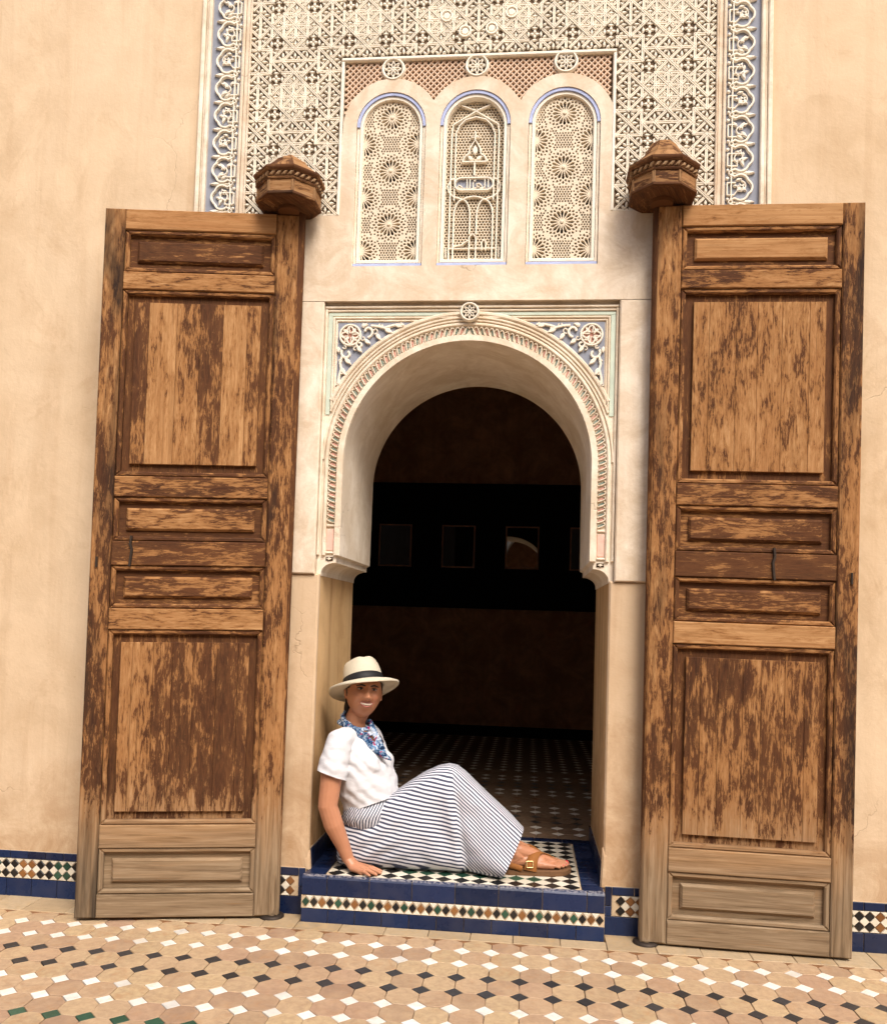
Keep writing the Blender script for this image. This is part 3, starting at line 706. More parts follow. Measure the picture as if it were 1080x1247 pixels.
# ------------------------------------------------------------------ blue and white borders either side of the panel
def cartouche(s, var):
    """one cell, local u runs outwards from the inner edge, v upwards"""
    mb = MB(); fn = lambda u, v, h: (s*u, -h, v)
    def rb(pts, wd, top=.014, cl=False):
        ribbon(mb, pts if s > 0 else pts[::-1], wd, fn2, 0, top, cl)
    def fn2(u, v, h): return (s*u, -h, v)
    lob = []
    for k in range(41):
        t = -1.9+3.8*k/40; r = .050+.0075*abs(cos(2.5*t)); lob.append((.062+r*cos(t)*1.08, r*sin(t)*1.08))
    rb([(.024, -.060)]+lob+[(.024, .060)], .0105, .016)
    rb(arcpts(.026, .0690, .0085, 0, 2*pi, 12)[:-1], .006, .015, True)
    prism(mb, [(a, b) for a, b in leafpoly(.080, .069, 0, .056, .017)], fn2, 0, .014, .004)
    rb([(.034, .069), (.082, .069)], .005, .010)
    # kufic upright with its short arms
    rb([(.029, -.060), (.029, .060)], .0075, .0152)
    rb([(.011, -.036), (.011, .022)], .008, .0146); rb([(.011, .022), (.050, .022)], .0065, .0140)
    rb([(.011, -.036), (.050, -.036)] if var != 1 else [(.011, -.036), (.040, -.036), (.052, -.022)], .0065, .0142)
    if var == 2: rb([(.029, -.010), (.055, -.010), (.055, -.036)], .006, .0136)
    prism(mb, arcpts(.012, .044, .008, 0, 2*pi, 8)[:-1], fn2, 0, .013, .003); prism(mb, arcpts(.013, -.055, .007, 0, 2*pi, 8)[:-1], fn2, 0, .013, .003)
    # scrolling leaf work inside the lobes
    if var == 0:
        rb(spiral(.068, -.002, .010, .026, .5, 5.6), .0065, .0128)
        L = [(.060, .000, .9, .045, .017), (.070, -.010, -.8, .040, .016), (.052, .012, 2.2, .03, .014), (.05, -.028, -.5, .035, .014), (.078, .018, .4, .026, .012)]
    elif var == 1:
        rb(spiral(.072, .004, .012, .027, 2.6, 7.8), .0065, .0128)
        L = [(.052, -.02, .75, .055, .018), (.066, .012, -.75, .045, .016), (.05, .035, .2, .03, .013), (.075, -.006, 1.9, .028, .013), (.058, .006, 3.0, .022, .012)]
    else:
        rb(spiral(.066, .006, .009, .028, -.8, 4.4), .0065, .0128)
        L = [(.056, -.012, .3, .050, .018), (.058, .014, 1.1, .034, .015), (.070, .000, -1.2, .042, .016), (.046, .034, -.3, .036, .013), (.082, .010, 1.6, .022, .011)]
    for x, z, a, l, wd in L: prism(mb, leafpoly(x, z, a, l, wd), fn2, 0, .0132, .003)
    return mb.data('carved_cartouche', M['stucco'])
for s in (-1, 1):
    mb = MB(); x0, x1 = sorted((s*1.160, s*1.322)); wbox(mb, x0, x1, 3.2, 4.8, -.01, .003); bd = mb.build('border_ground', M['blueground'], wall)
    mb = MB()
    for xa, xb, h in ((1.322, 1.340, .024), (1.342, 1.352, .014), (1.354, 1.374, .022)):
        x0, x1 = sorted((s*xa, s*xb)); wbox(mb, x0, x1, 3.2, 4.8, -.01, h, .004)
    mb.build('border_edge', M['cream'], bd)
    mb = MB()
    for xa, xb, h in ((1.150, 1.165, .022), (1.128, 1.1485, .016), (1.1190, 1.127, .022)):
        x0, x1 = sorted((s*xa, s*xb)); wbox(mb, x0, x1, 3.2, 4.8, -.01, h, .004)
    mb.build('border_moulding', M['pale'], bd)
    ms = [cartouche(s, v) for v in range(3)]
    for k in range(11):
        o = link('carved_cartouche', ms[k % 3 if s > 0 else (k+1) % 3], bd, (s*1.166, -.003, 3.30+.138*k))

# ------------------------------------------------------------------ tiled dado on the wall
sq = [(-.0205, 0), (0, -.0205), (.0205, 0), (0, .0205)]
dm = {}
for c in ('tblack', 'tbrown', 'tgreen', 'twhite'):
    mb = MB(); prism(mb, sq, WALL, 0, .006, .0012); dm[c] = mb.data('mosaic_tile', M[c])
def dado(x0, x1, s, cols, end):
    """blue course, two rows of mosaic, narrow blue course; 'end' is the side with the upright blue tiles"""
    mb = MB(); wbox(mb, x0, x1, 0, .218, -.01, .006); g = mb.build('dado', M['grout'], wall)
    xs = x0; top = MB()
    a, b = x0, x1
    if end:
        e0, e1 = (x1-.032, x1) if end > 0 else (x0, x0+.032)
        for z0, z1 in ((.0885, .131), (.134, .2165)):
            m_ = MB(); wbox(m_, e0+.0015, e1-.0015, z0, z1, .004, .0135, .0015); m_.build('blue_tile', M['tblue'], g)
        if end > 0: b = e0
        else: a = e1
    x = a-.03*R.random() if not end else (a if end < 0 else b)
    for (z0, z1, L) in ((.002, .0855, .135), (.182, .2165, .088)):
        lo, hi = (x0, x1) if z1 < .1 else (a, b)
        n = max(1, round((hi-lo)/L)); L2 = (hi-lo)/n
        for k in range(n):
            m_ = MB(); wbox(m_, lo+k*L2+.0015, lo+(k+1)*L2-.0015, z0, z1, .004, .0125+.001*R.random(), .0015); m_.build('blue_tile', M['tblue'], g)
    m_ = MB(); wbox(m_, a+.001, b-.001, .0885, .1795, .004, .0085, .0005); m_.build('white_joint', M['grout'], g)
    n = int((b-a)/.0442); o0 = (a+b)/2-(n-1)*.0221
    for k in range(n):
        c = cols[(k//2 if False else k) % len(cols)]
        for r in range(2):
            z = .1118+r*.0444; o = link('mosaic_tile', dm[c], g, (o0+k*.0442, -.0082, z))
        if k < n-1:
            o = link('mosaic_tile', dm['twhite'], g, (o0+k*.0442+.0221, -.0082, .134))
    # half tiles along the two edges keep the white ground
    m_ = MB()
    for k in range(n-1):
        xx = o0+k*.0442+.0221
        prism(m_, [(xx-.0195, .0892), (xx+.0195, .0892), (xx, .1087)], WALL, .006, .0142, .001); prism(m_, [(xx+.0195, .1788), (xx-.0195, .1788), (xx, .1593)], WALL, .006, .0142, .001)
    m_.build('half_tiles', M['twhite'], g)['kind'] = 'stuff'
CL = ['tbrown', 'tblack', 'tblack', 'tgreen', 'tblack', 'tblack', 'tbrown', 'tbrown']
dado(-2.42, -1.52, -1, ['tbrown', 'tblack', 'tblack', 'tgreen', 'tgreen', 'tblack', 'tblack', 'tbrown'], 0)
dado(-1.02, -.690, -1, ['tblack', 'tbrown', 'tbrown', 'tblack'], 1)
dado(.690, 1.02, 1, ['tblack', 'tbrown', 'tbrown', 'tblack'], -1)
dado(1.54, 2.35, 1, ['tbrown', 'tbrown', 'tblack', 'tblack', 'tgreen', 'tblack', 'tblack', 'tbrown'], 0)

# ------------------------------------------------------------------ threshold step
TZ, TF, TB = .211, -.092, .835
thr = empty('threshold_step', (0, 0, 0)); tag(thr, 'blue tiled doorway step with black and white checkered top', 'step')
mb = MB(); box(mb, -.684, .684, TF+.008, TB, 0, TZ-.008); core = mb.build('step_core', M['grout'], thr)
n = 7; L = 1.368/n
for k in range(n):
    off = .4*L
    a = max(-.684, -.684+(k-.0)*L-off); b = min(.684, -.684+(k+1)*L-off)
    if k == n-1: 
        pass
    for (a, b) in ([(a, b)] if k < n-1 else [(a, b), (b, .684)]):
        m_ = MB(); pr_ = [(TF-.004, TZ-.086), (TF-.004, TZ-.012), (TF+.002, TZ-.003), (TF+.012, TZ+.001), (TF+.024, TZ+.001), (TF+.024, TZ-.086)]
        vs = [(x, y, z) for x in (a+.0018, b-.0018) for y, z in pr_]; q = len(pr_)
        m_.add(vs, [tuple(range(q))[::-1], tuple(range(q, 2*q))]+[(i, (i+1) % q, q+(i+1) % q, q+i) for i in range(q)])
        bm_ = m_.data('nose_tile', M['tnose']); bmm = bmesh.new(); bmm.from_mesh(bm_); bmesh.ops.recalc_face_normals(bmm, faces=bmm.faces); bmm.to_mesh(bm_); bmm.free()
        link('nose_tile', bm_, thr, (0, 0, 0))
nb = 11; L = 1.368/nb
for k in range(nb):
    m_ = MB(); prism(m_, rect(-.684+k*L+.0015, -.684+(k+1)*L-.0015, .001, .0625), lambda a, b, h: (a, TF-h, b), -.006, .0035+.001*R.random(), .0015); m_.build('riser_tile', M['tblue'], thr)
m_ = MB(); prism(m_, rect(-.684, .684, .0640, .1230), lambda a, b, h: (a, TF-h, b), -.006, .0005); m_.build('riser_grout', M['grout'], thr)
seq = ['tgreen', 'tblack', 'tbrown', 'tblack']; npz = 36; pz = 1.364/npz
dq = [(-.0172, 0), (0, -.0205), (.0172, 0), (0, .0205)]; dmm = {}
for c in seq+['twhite']:
    m_ = MB(); prism(m_, dq, WALL, 0, .005, .001); dmm[c] = m_.data('riser_diamond', M[c])
tw = [None, None]
for i in (0, 1):
    m_ = MB(); zz = 1 if i else -1; prism(m_, [(-.0168, zz*.0275), (.0168, zz*.0275), (0, zz*.0055)], WALL, 0, .0045, .001); tw[i] = m_.data('riser_triangle', M['twhite'])
for k in range(npz):
    link('riser_diamond', dmm[seq[k % 4]], thr, (-.682+(k+.5)*pz, TF-.0003, .0935))
    if k < npz-1:
        for i in (0, 1): link('riser_triangle', tw[i], thr, (-.682+(k+1)*pz, TF-.0003, .0935))
# checkered top
cp = .0826; nx, ny = 14, 10; cx0 = -.578; cy0 = TF+.026
m_ = MB(); box(m_, cx0-.006, cx0+nx*cp+.006, cy0, cy0+ny*cp-.0, TZ-.012, TZ-.0045); m_.build('checker_grout', M['grout'], thr)
hx = cp/2-.0011
cmsh = {}
for c in ('tblack', 'tgreen', 'twhite'):
    m_ = MB(); prism(m_, [(-hx, 0), (0, -hx), (hx, 0), (0, hx)], FLOOR, -.008, 0, .001); cmsh[c] = m_.data('checker_tile', M[c])
hm = []
for i in (0, 1):
    m_ = MB(); q = 1 if i else -1; prism(m_, [(-hx, q*0.0), (hx, q*0.0), (0, q*hx)], FLOOR, -.008, 0, .001); hm.append(m_.data('checker_half_tile', M['twhite']))
for i in range(nx):
    for j in range(ny):
        x, y = cx0+(i+.5)*cp, cy0+(j+.5)*cp
        link('checker_tile', cmsh['tgreen' if j == 1 and 4 <= i < 12 or (j == 6 and i % 3 == 0) else 'tblack'], thr, (x, y, TZ+.0002*R.random()))
        if i < nx-1 and j < ny-1: link('checker_tile', cmsh['twhite'], thr, (x+cp/2, y+cp/2, TZ+.0002*R.random()))
    link('checker_half_tile', hm[1], thr, (cx0+i*cp+cp*(1 if i < nx-1 else .999), cy0+.001, TZ)) if i < nx-1 else None
    link('checker_half_tile', hm[0], thr, (cx0+(i+1)*cp, cy0+ny*cp-.001, TZ)) if i < nx-1 else None
m_ = MB()
for sx in (0, 1):
    for j in range(ny-1):
        x = cx0+(0 if sx == 0 else nx*cp); y = cy0+(j+1)*cp; q = 1 if sx == 0 else -1
        prism(m_, [(x, y-hx), (x+q*hx, y), (x, y+hx)], FLOOR, TZ-.008, TZ, .001)
m_.build('edge_triangles', M['twhite'], thr)['kind'] = 'stuff'
# blue border tiles round the top
for s in (-1, 1):
    n = 9; y0, y1 = TF+.026, TB-.07
    for k in range(n):
        m_ = MB(); a, b = sorted((s*.5845, s*.6815)); L = (y1-y0)/n; box(m_, a+.001, b-.001, y0+k*L+.0012, y0+(k+1)*L-.0012, TZ-.01, TZ+.0006*R.random(), .0012); m_.build('border_tile', M['tblue'], thr)
n = 9; L = 1.363/n
for k in range(n):
    m_ = MB(); box(m_, -.6815+k*L+.0012, -.6815+(k+1)*L-.0012, TB-.069, TB-.001, TZ-.01, TZ+.0006*R.random(), .0012); m_.build('border_tile', M['tblue'], thr)
# tiled skirting on the jambs
for s in (-1, 1):
    sk = MB(); a, b = sorted((s*.6805, s*.6835)); box(sk, a, b, .03, .80, TZ, TZ+.092); g = sk.build('jamb_skirting', M['grout'], wall)
    n = 7
    for k in range(n):
        m_ = MB(); L = .77/n; prism(m_, rect(.03+k*L+.0012, .03+(k+1)*L-.0012, TZ+.002, TZ+.090), lambda p, q, h: (s*(.6808-h), p, q), 0, .008, .0015); m_.build('blue_tile', M['tblue'], g)
    # crumbling plaster nib at the foot of each jamb
    m_ = MB(); prism(m_, [(s*.690, -.006), (s*.676, -.006), (s*.669, .004), (s*.672, .03), (s*.690, .03)], FLOOR, TZ+.0005, TZ+(.16 if s > 0 else .07), .006)
    for k, v in enumerate(m_.v):
        if v[2] > TZ+.05: m_.v[k] = (v[0]+s*.007, v[1]+.004, v[2]+.02*sin(v[1]*300))
    m_.build('plaster_nib', M['pier'], wall)

# ------------------------------------------------------------------ courtyard floor
floor = tag(MB(), None) if False else None
mb = MB(); mb.add([(-14, -18, -.014), (14, -18, -.014), (14, .3, -.014), (-14, .3, -.014)], [(0, 1, 2, 3)])
court = mb.build('courtyard_floor', M['joint']); tag(court, kind='structure')
PX, PY, X0, Y0 = .1232, .1363, 1.181, -.167
hd = .0365; gp = .0009
def octo():
    hx, hy = PX/2-gp, PY/2-gp; c = hd+gp*.4
    return [(-hx+c, -hy), (hx-c, -hy), (hx, -hy+c), (hx, hy-c), (hx-c, hy), (-hx+c, hy), (-hx, hy-c), (-hx, -hy+c)]
om = []
for v in range(3):
    mb = MB(); prism(mb, [(x+R.uniform(-.0012, .0012), y+R.uniform(-.0012, .0012)) for x, y in octo()], FLOOR, -.013, 0, .0016); om.append(mb.data('octagon_tile', M['octagon']))
dmt = {}
for c in ('marble', 'slate', 'greenm', 'brownm'):
    k = hd-.0012; mb = MB(); prism(mb, [(-k, 0), (0, -k), (k, 0), (0, k)], FLOOR, -.013, 0, .0012); dmt[c] = mb.data('diamond_tile', M[c])
rowc = [None, 'marble', 'marble', 'slate', 'slate', 'marble', 'marble', 'greenm', 'greenm']
count_o = 0
rest = MB()
for r in range(9):
    y = Y0-PY*(r+.5)
    for k in range(-28, 7):
        x = X0+PX*(k+.5)
        # the part of each row the photograph can show
        t = (-y)/1.22; xl, xr = -2.28+t*.95, 1.98-t*.3
        if r < 8 and xl-.10 < x < xr+.10:
            o = link('octagon_tile', om[R.randrange(3)], court, (x, y, R.uniform(-.0012, .0012))); o.rotation_euler = (R.uniform(-.011, .011), R.uniform(-.011, .011), R.uniform(-.010, .010)); count_o += 1
        else: prism(rest, [(x+a, y+b) for a, b in octo()], FLOOR, -.013, 0, .0016)
    if r == 0: continue
    y = Y0-PY*r
    for k in range(-28, 7):
        x = X0+PX*k; t = (-y)/1.22; xl, xr = -2.28+t*.95, 1.98-t*.3
        if r < 9 and xl-.08 < x < xr+.08:
            o = link('diamond_tile', dmt[rowc[r]], court, (x, y, R.uniform(-.001, .0008))); o.rotation_euler = (0, 0, R.uniform(-.03, .03))
        else: prism(rest, [(x+a, y+b) for a, b in [(-.035, 0), (0, -.035), (.035, 0), (0, .035)]], FLOOR, -.013, 0, .0012)
tag(rest.build('outer_tiles', M['octagon'], court), kind='stuff')
tb = MB()
for k in range(-28, 7):
    x = X0+PX*k; prism(tb, [(x-.033, Y0-.0275), (x+.033, Y0-.0275), (x, Y0-.052)], FLOOR, -.013, .0015, .001)
tag(tb.build('edge_triangles', M['brownm'], court), kind='stuff')
mb = MB(); mb.add([(-14, -18, -.003), (14, -18, -.003), (14, Y0-PY*9, -.003), (-14, Y0-PY*9, -.003)], [(0, 1, 2, 3)])
mb.build('outer_paving', M['octagon'], court)
def btile(x0, x1, y0, y1):
    m_ = MB(); j = [R.uniform(-.0012, .0012) for _ in range(8)]
    prism(m_, [(x0+.0012+j[0], y0+.0012+j[1]), (x1-.0012+j[2], y0+.0012+j[3]), (x1-.0012+j[4], y1-.0012+j[5]), (x0+.0012+j[6], y1-.0012+j[7])], FLOOR, -.013, R.uniform(.002, .0045), .0018); m_.build('border_tile', M['border'], court)
x = -2.35
while x < 2.2:
    L = R.uniform(.165, .215); x1 = x+L
    if x < -.69 < x1: x1 = -.69
    if x < .69 < x1: x1 = .69
    front = TF-.006 if -.7 < (x+x1)/2 < .7 else -.008
    btile(x, x1, Y0-.026, front); x = x1

# ------------------------------------------------------------------ the dark room behind
YB = 5.05; FZ = .205
mb = MB(); mb.add([(-3.2, .80, FZ-.012), (3.2, .80, FZ-.012), (3.2, YB+.1, FZ-.012), (-3.2, YB+.1, FZ-.012)], [(0, 1, 2, 3)])
inf = mb.build('interior_floor', M['joint']); tag(inf, kind='structure')
im = []
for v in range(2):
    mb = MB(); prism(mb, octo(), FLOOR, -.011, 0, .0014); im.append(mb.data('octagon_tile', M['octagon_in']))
rest = MB(); restd = MB()
ic = ['marble', 'marble', 'slate', 'slate', 'marble', 'marble', 'brownm', 'brownm']
for r in range(31):
    y = TB+.002+PY*(r+.5)
    for k in range(-22, 23):
        x = .02+PX*(k+.5); vis = (-.62 < x < .75+.06*y) and y < 3.0
        if vis: link('octagon_tile', im[R.randrange(2)], inf, (x, y, FZ+R.uniform(-.001, .001)))
        elif abs(x) < 2.6: prism(rest, [(x+a, y+b) for a, b in octo()], FLOOR, FZ-.011, FZ, .0014)
    y = TB+.002+PY*(r+1)
    for k in range(-22, 23):
        x = .02+PX*k; vis = (-.62 < x < .75+.06*y) and y < 3.0
        if vis: link('diamond_tile', dmt[ic[r % 8]], inf, (x, y, FZ))
        elif abs(x) < 2.6: prism(restd, [(x+a, y+b) for a, b in [(-.035, 0), (0, -.035), (.035, 0), (0, .035)]], FLOOR, FZ-.011, FZ, .001)
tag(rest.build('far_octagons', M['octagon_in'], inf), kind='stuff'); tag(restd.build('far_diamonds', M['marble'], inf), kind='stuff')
room = empty('interior_wall', (0, YB, 0)); tag(room, 'dark brown inner wall with black band at the back of the room', 'wall')
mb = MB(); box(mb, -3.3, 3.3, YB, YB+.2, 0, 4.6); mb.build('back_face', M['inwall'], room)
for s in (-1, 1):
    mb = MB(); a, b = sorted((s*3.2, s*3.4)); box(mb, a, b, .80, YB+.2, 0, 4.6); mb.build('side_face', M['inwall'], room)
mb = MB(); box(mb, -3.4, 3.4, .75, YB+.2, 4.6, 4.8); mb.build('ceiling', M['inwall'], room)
mb = MB(); box(mb, -3.2, 3.2, YB-.03, YB-.001, 1.535, 2.86); mb.build('black_band', M['black'], room)
mb = MB(); box(mb, -3.2, 3.2, YB-.03, YB-.001, FZ, .31); mb.build('skirting', M['black'], room)
t = NT('picture_glass'); t.b.inputs['Base Color'].default_value = (.012, .008, .007, 1); t.b.inputs['Roughness'].default_value = .015; t.b.inputs['Specular IOR Level'].default_value = 1.0; t.b.inputs['IOR'].default_value = 1.9; M['glass'] = t.m
M['mount'] = simple('dark_mount', (.42, .22, .14), .8, .2)
M['print'] = simple('dark_print', (.16, .05, .03), .8, .2, .5, 9)
def picture(x, label):
    p_ = empty('picture_frame', (x, YB-.03, 1.975)); tag(p_, label, 'picture', 'framed pictures on the black band')
    mb = MB(); fnp = lambda a, b, h: (a, YB-.03-h, b)
    for (a0, a1, b0, b1) in ((x-.176, x-.16, 1.96, 2.412), (x+.16, x+.176, 1.96, 2.412), (x-.16, x+.16, 1.96, 1.976), (x-.16, x+.16, 2.396, 2.412)): prism(mb, rect(a0, a1, b0, b1), fnp, 0, .022, .003)
    mb.build('frame', M['mount'], p_, (x, YB-.03, 1.975))
    mb = MB(); prism(mb, rect(x-.16, x+.16, 1.976, 2.396), fnp, 0, .006); mb.build('mount', M['mount'], p_, (x, YB-.03, 1.975))
    mb = MB(); prism(mb, rect(x-.115, x+.115, 2.02, 2.352), fnp, .006, .0075); mb.build('print', M['print'], p_, (x, YB-.03, 1.975))
    mb = MB(); prism(mb, rect(x-.16, x+.16, 1.976, 2.396), fnp, .009, .012); mb.build('glass', M['glass'], p_, (x, YB-.03, 1.975))
picture(-1.12, 'almost black framed picture nearest the hat brim')
picture(-.444, 'dark framed picture with a pale arch edge reflected at its right')
picture(.228, 'framed picture whose glass mirrors a pale arch')
picture(.90, 'dark framed picture cut off by the right side of the doorway')

# the other side of the courtyard, mirrored in the picture glass
opp = empty('courtyard_arcade', (0, -11, 0)); tag(opp, 'pale arcade across the courtyard mirrored in the picture glass', 'arcade')
F = lambda a, b, h: (a, -11+h, b)
poly = [(-10.4, 0), (-10.4, 9.0), (11.2, 9.0), (11.2, 0)]; AX = [.40+2.68*k for k in range(3, -4, -1)]
for xc in AX: poly += [(xc+.82, 0)] + arcpts(xc, 3.22, .82, 0, pi, 24) + [(xc-.82, 0)]
mb = MB(); prism(mb, poly, F, -.5, 0); mb.build('arcade_wall', M['cream'], opp)
mb = MB(); prism(mb, rect(-10.4, 11.2, 0, 9.0), F, -3.2, -3.0); mb.build('rear_wall', M['inwall'], opp)
mb = MB(); prism(mb, rect(-10.4, 11.2, 4.6, 4.8), F, -3.0, -.5); mb.build('gallery_ceiling', M['inwall'], opp)
for xc in AX:
    mb = MB(); ribbon(mb, [(xc+.90, 2.6)]+arcpts(xc, 3.22, .90, 0, pi, 24)+[(xc-.90, 2.6)], .13, lambda a, b, h: (a, -11+h, b), 0, .05); mb.build('arch_band', M['stucco'], opp)

# ------------------------------------------------------------------ the two door leaves
def leaf(hb, ob, Hh, Ho, label, seed, thick=.055, lean=(.02, .016)):
    """hb/ob: hinge and outer bottom corner of the front face on plan; u runs from hinge to outer edge"""
    rr = random.Random(seed)
    W_ = hypot(ob[0]-hb[0], ob[1]-hb[1]); dx, dy = (ob[0]-hb[0])/W_, (ob[1]-hb[1])/W_
    nx, ny = -dy, dx
    if ny > 0: nx, ny = -nx, -ny          # towards the camera
    H = 3.3; Z0 = .014
    root = empty('door_leaf', (hb[0], hb[1], 0)); tag(root, label, 'door', 'wooden leaves of the double door')
    def fn(u, v, h): 
        t = u/W_; u = u+(v/H)*(lean[0]+(lean[1]-lean[0])*t); return (hb[0]+dx*u+nx*h, hb[1]+dy*u+ny*h, Z0+v*(Hh+(Ho-Hh)*t)/H)
    def piece(name, poly, h0, h1, ch, grain, wear=0, stain=-.15, parent=None, lot=None):
        mb = MB(); ox, oy = rr.uniform(0, 20), rr.uniform(0, 20)
        if lot is None: lot = rr.random()
        else: ox, oy = lot*20, lot*13+rr.uniform(-.03, .03)
        uvf = (lambda p, h: (p[0]+h*.7+ox, p[1]+oy)) if grain == 'v' else (lambda p, h: (p[1]+h*.7+ox, p[0]+oy))
        prism(mb, poly, fn, h0, h1, ch, uvf)
        o = mb.build(name, M['wood'], parent or root, (hb[0], hb[1], 0)); o['wear'] = float(wear)-.002; o['stain'] = float(stain); o['grey'] = .10; o['lot'] = float(lot); return o
    SW = .090                                 # outer stile
    HW = .110                                 # hinge stile
    piece('stile', rect(0, HW, 0, H), -thick, 0, .009, 'v', -.015, .075)
    piece('stile', rect(W_-SW, W_, 0, H), -thick, 0, .006, 'v', -.012, .16 if hb[0] < 0 else .10)
    u0, u1 = HW+.0015, W_-SW-.0015
    fr = lambda y: H*(1-y)
    rails = [(0, .030), (.091, .117), (.385, .415), (.477, .512), (.572, .602), (.873, .905), (.968, 1.0)]
    wears = [-.09, -.035, -.03, .03, -.04, -.06, -.09]
    for (a, b), wv in zip(rails, wears):
        piece('rail', rect(u0, u1, fr(b)+.001, fr(a)-.001), -thick+.002, -.0008, .004, 'u', wv+rr.uniform(-.03, .03), -.05 if a > .45 and a < .5 else (.06 if a == 0 and hb[0] > 0 else -.15))
    spans = [(rails[i][1], rails[i+1][0]) for i in range(6)]
    pw = [.03, None, -.03, .02, None, -.12] if seed % 2 else [-.08, None, .035, .03, None, -.10]
    for i, (a, b) in enumerate(spans):
        v1, v0 = fr(a), fr(b); big = (b-a) > .2
        # mitred moulding round the opening
        m_ = .022
        for poly, g in (([(u0, v0), (u1, v0), (u1-m_, v0+m_), (u0+m_, v0+m_)], 'u'), ([(u1, v1), (u0, v1), (u0+m_, v1-m_), (u1-m_, v1-m_)], 'u'),
                        ([(u0, v1), (u0, v0), (u0+m_, v0+m_), (u0+m_, v1-m_)], 'v'), ([(u1, v0), (u1, v1), (u1-m_, v1-m_), (u1-m_, v0+m_)], 'v')):
            piece('moulding', poly, -.04, -.0075, .006, g, .01, -.10)
        a0, a1, b0, b1 = u0+m_+.0006, u1-m_-.0006, v0+m_+.0006, v1-m_-.0006
        if not big:
            piece('panel', rect(a0, a1, b0, b1), -.045, -.030, 0, 'u', .05 if i < 5 else -.06, -.14)
            d = .034
            piece('raised_field', rect(a0+d, a1-d, b0+d*.8, b1-d*.8), -.0305, -.012, .010, 'u', pw[i], -.14)
        else:
            n = 6 if i == 1 else 7; cuts = [a0+(a1-a0)*(k+(rr.uniform(-.12, .12) if 0 < k < n else 0))/n for k in range(n+1)]
            bd = .036; lot = rr.random()
            piece('panel', rect(a0, a1, b0, b1), -.045, -.030, 0, 'v', .06, -.12)
            for k in range(n):
                l = cuts[k]+(bd if k == 0 else .0004); r = cuts[k+1]-(bd if k == n-1 else .0004)
                j = rr.uniform(-.0012, .0008)
                wv = ([-.005, -.07, .012, -.01, -.07, .012] if i == 1 else [.015, .03, .012, .018, .0, -.012, -.012])[k]
                if seed % 2 == 0: wv = ([-.055, -.035, -.022, -.022, -.03, -.05] if i == 1 else [.015, -.01, .0, -.02, .012, .015, .0])[k]
                piece('plank', rect(l, r, b0+bd, b1-bd), -.0305, -.0125+j*.6, .0016, 'v', wv, -.16 if i == 1 else -.12, None, lot)
    # iron latch hook on the middle rail and a bolt on the outer stile
    def iron(pts, r=.006):
        mb = MB(); ribbon(mb, pts, r*2, fn, -.002, .010); return mb.build('latch_hook', M['iron'], root, (hb[0], hb[1], 0))
    uu = W_*.80 if hb[0] < 0 else W_*.60
    iron([(uu, fr(.470)), (uu+.004, fr(.482)), (uu-.004, fr(.49)), (uu+.001, fr(.505)), (uu+.004, fr(.513))])
    mb = MB(); ribbon(mb, [(W_-.03, fr(.50)), (W_-.03, fr(.515))], .010, fn, -.002, .008); mb.build('bolt', M['iron'], root, (hb[0], hb[1], 0))
    # turned pivot post on the hinge edge, with its socket in the floor
    px, py = hb[0]+dx*.027+nx*-.032, hb[1]+dy*.027+ny*-.032
    mb = MB(); b0 = len(mb.v); lathe(mb, [(.030, .004), (.034, .05), (.031, .3), (.031, 3.30), (.026, 3.345)], px, py, 20)
    for k, f in enumerate(mb.f): mb.uv[k] = [(atan2(mb.v[i][1]-py, mb.v[i][0]-px)*.03, mb.v[i][2]) for i in f]
    o = mb.build('pivot_post', M['wood'], root, (hb[0], hb[1], 0)); o['wear'] = .05; o['stain'] = -.05
    mb = MB(); lathe(mb, [(.056, .001), (.056, .012), (.046, .018), (.040, .018)], px, py, 24); mb.build('pivot_socket', M['iron'], root, (hb[0], hb[1], 0))
    return root
leaf((-.794, -.088), (-1.667, -.285), 3.292, 3.245, 'left wooden door leaf with broad bare stripes among its dark varnish', 11)
leaf((.837, -.112), (1.716, -.140), 3.298, 3.282, 'right wooden door leaf with evenly rubbed orange upper panel', 24, .055, (.012, .030))

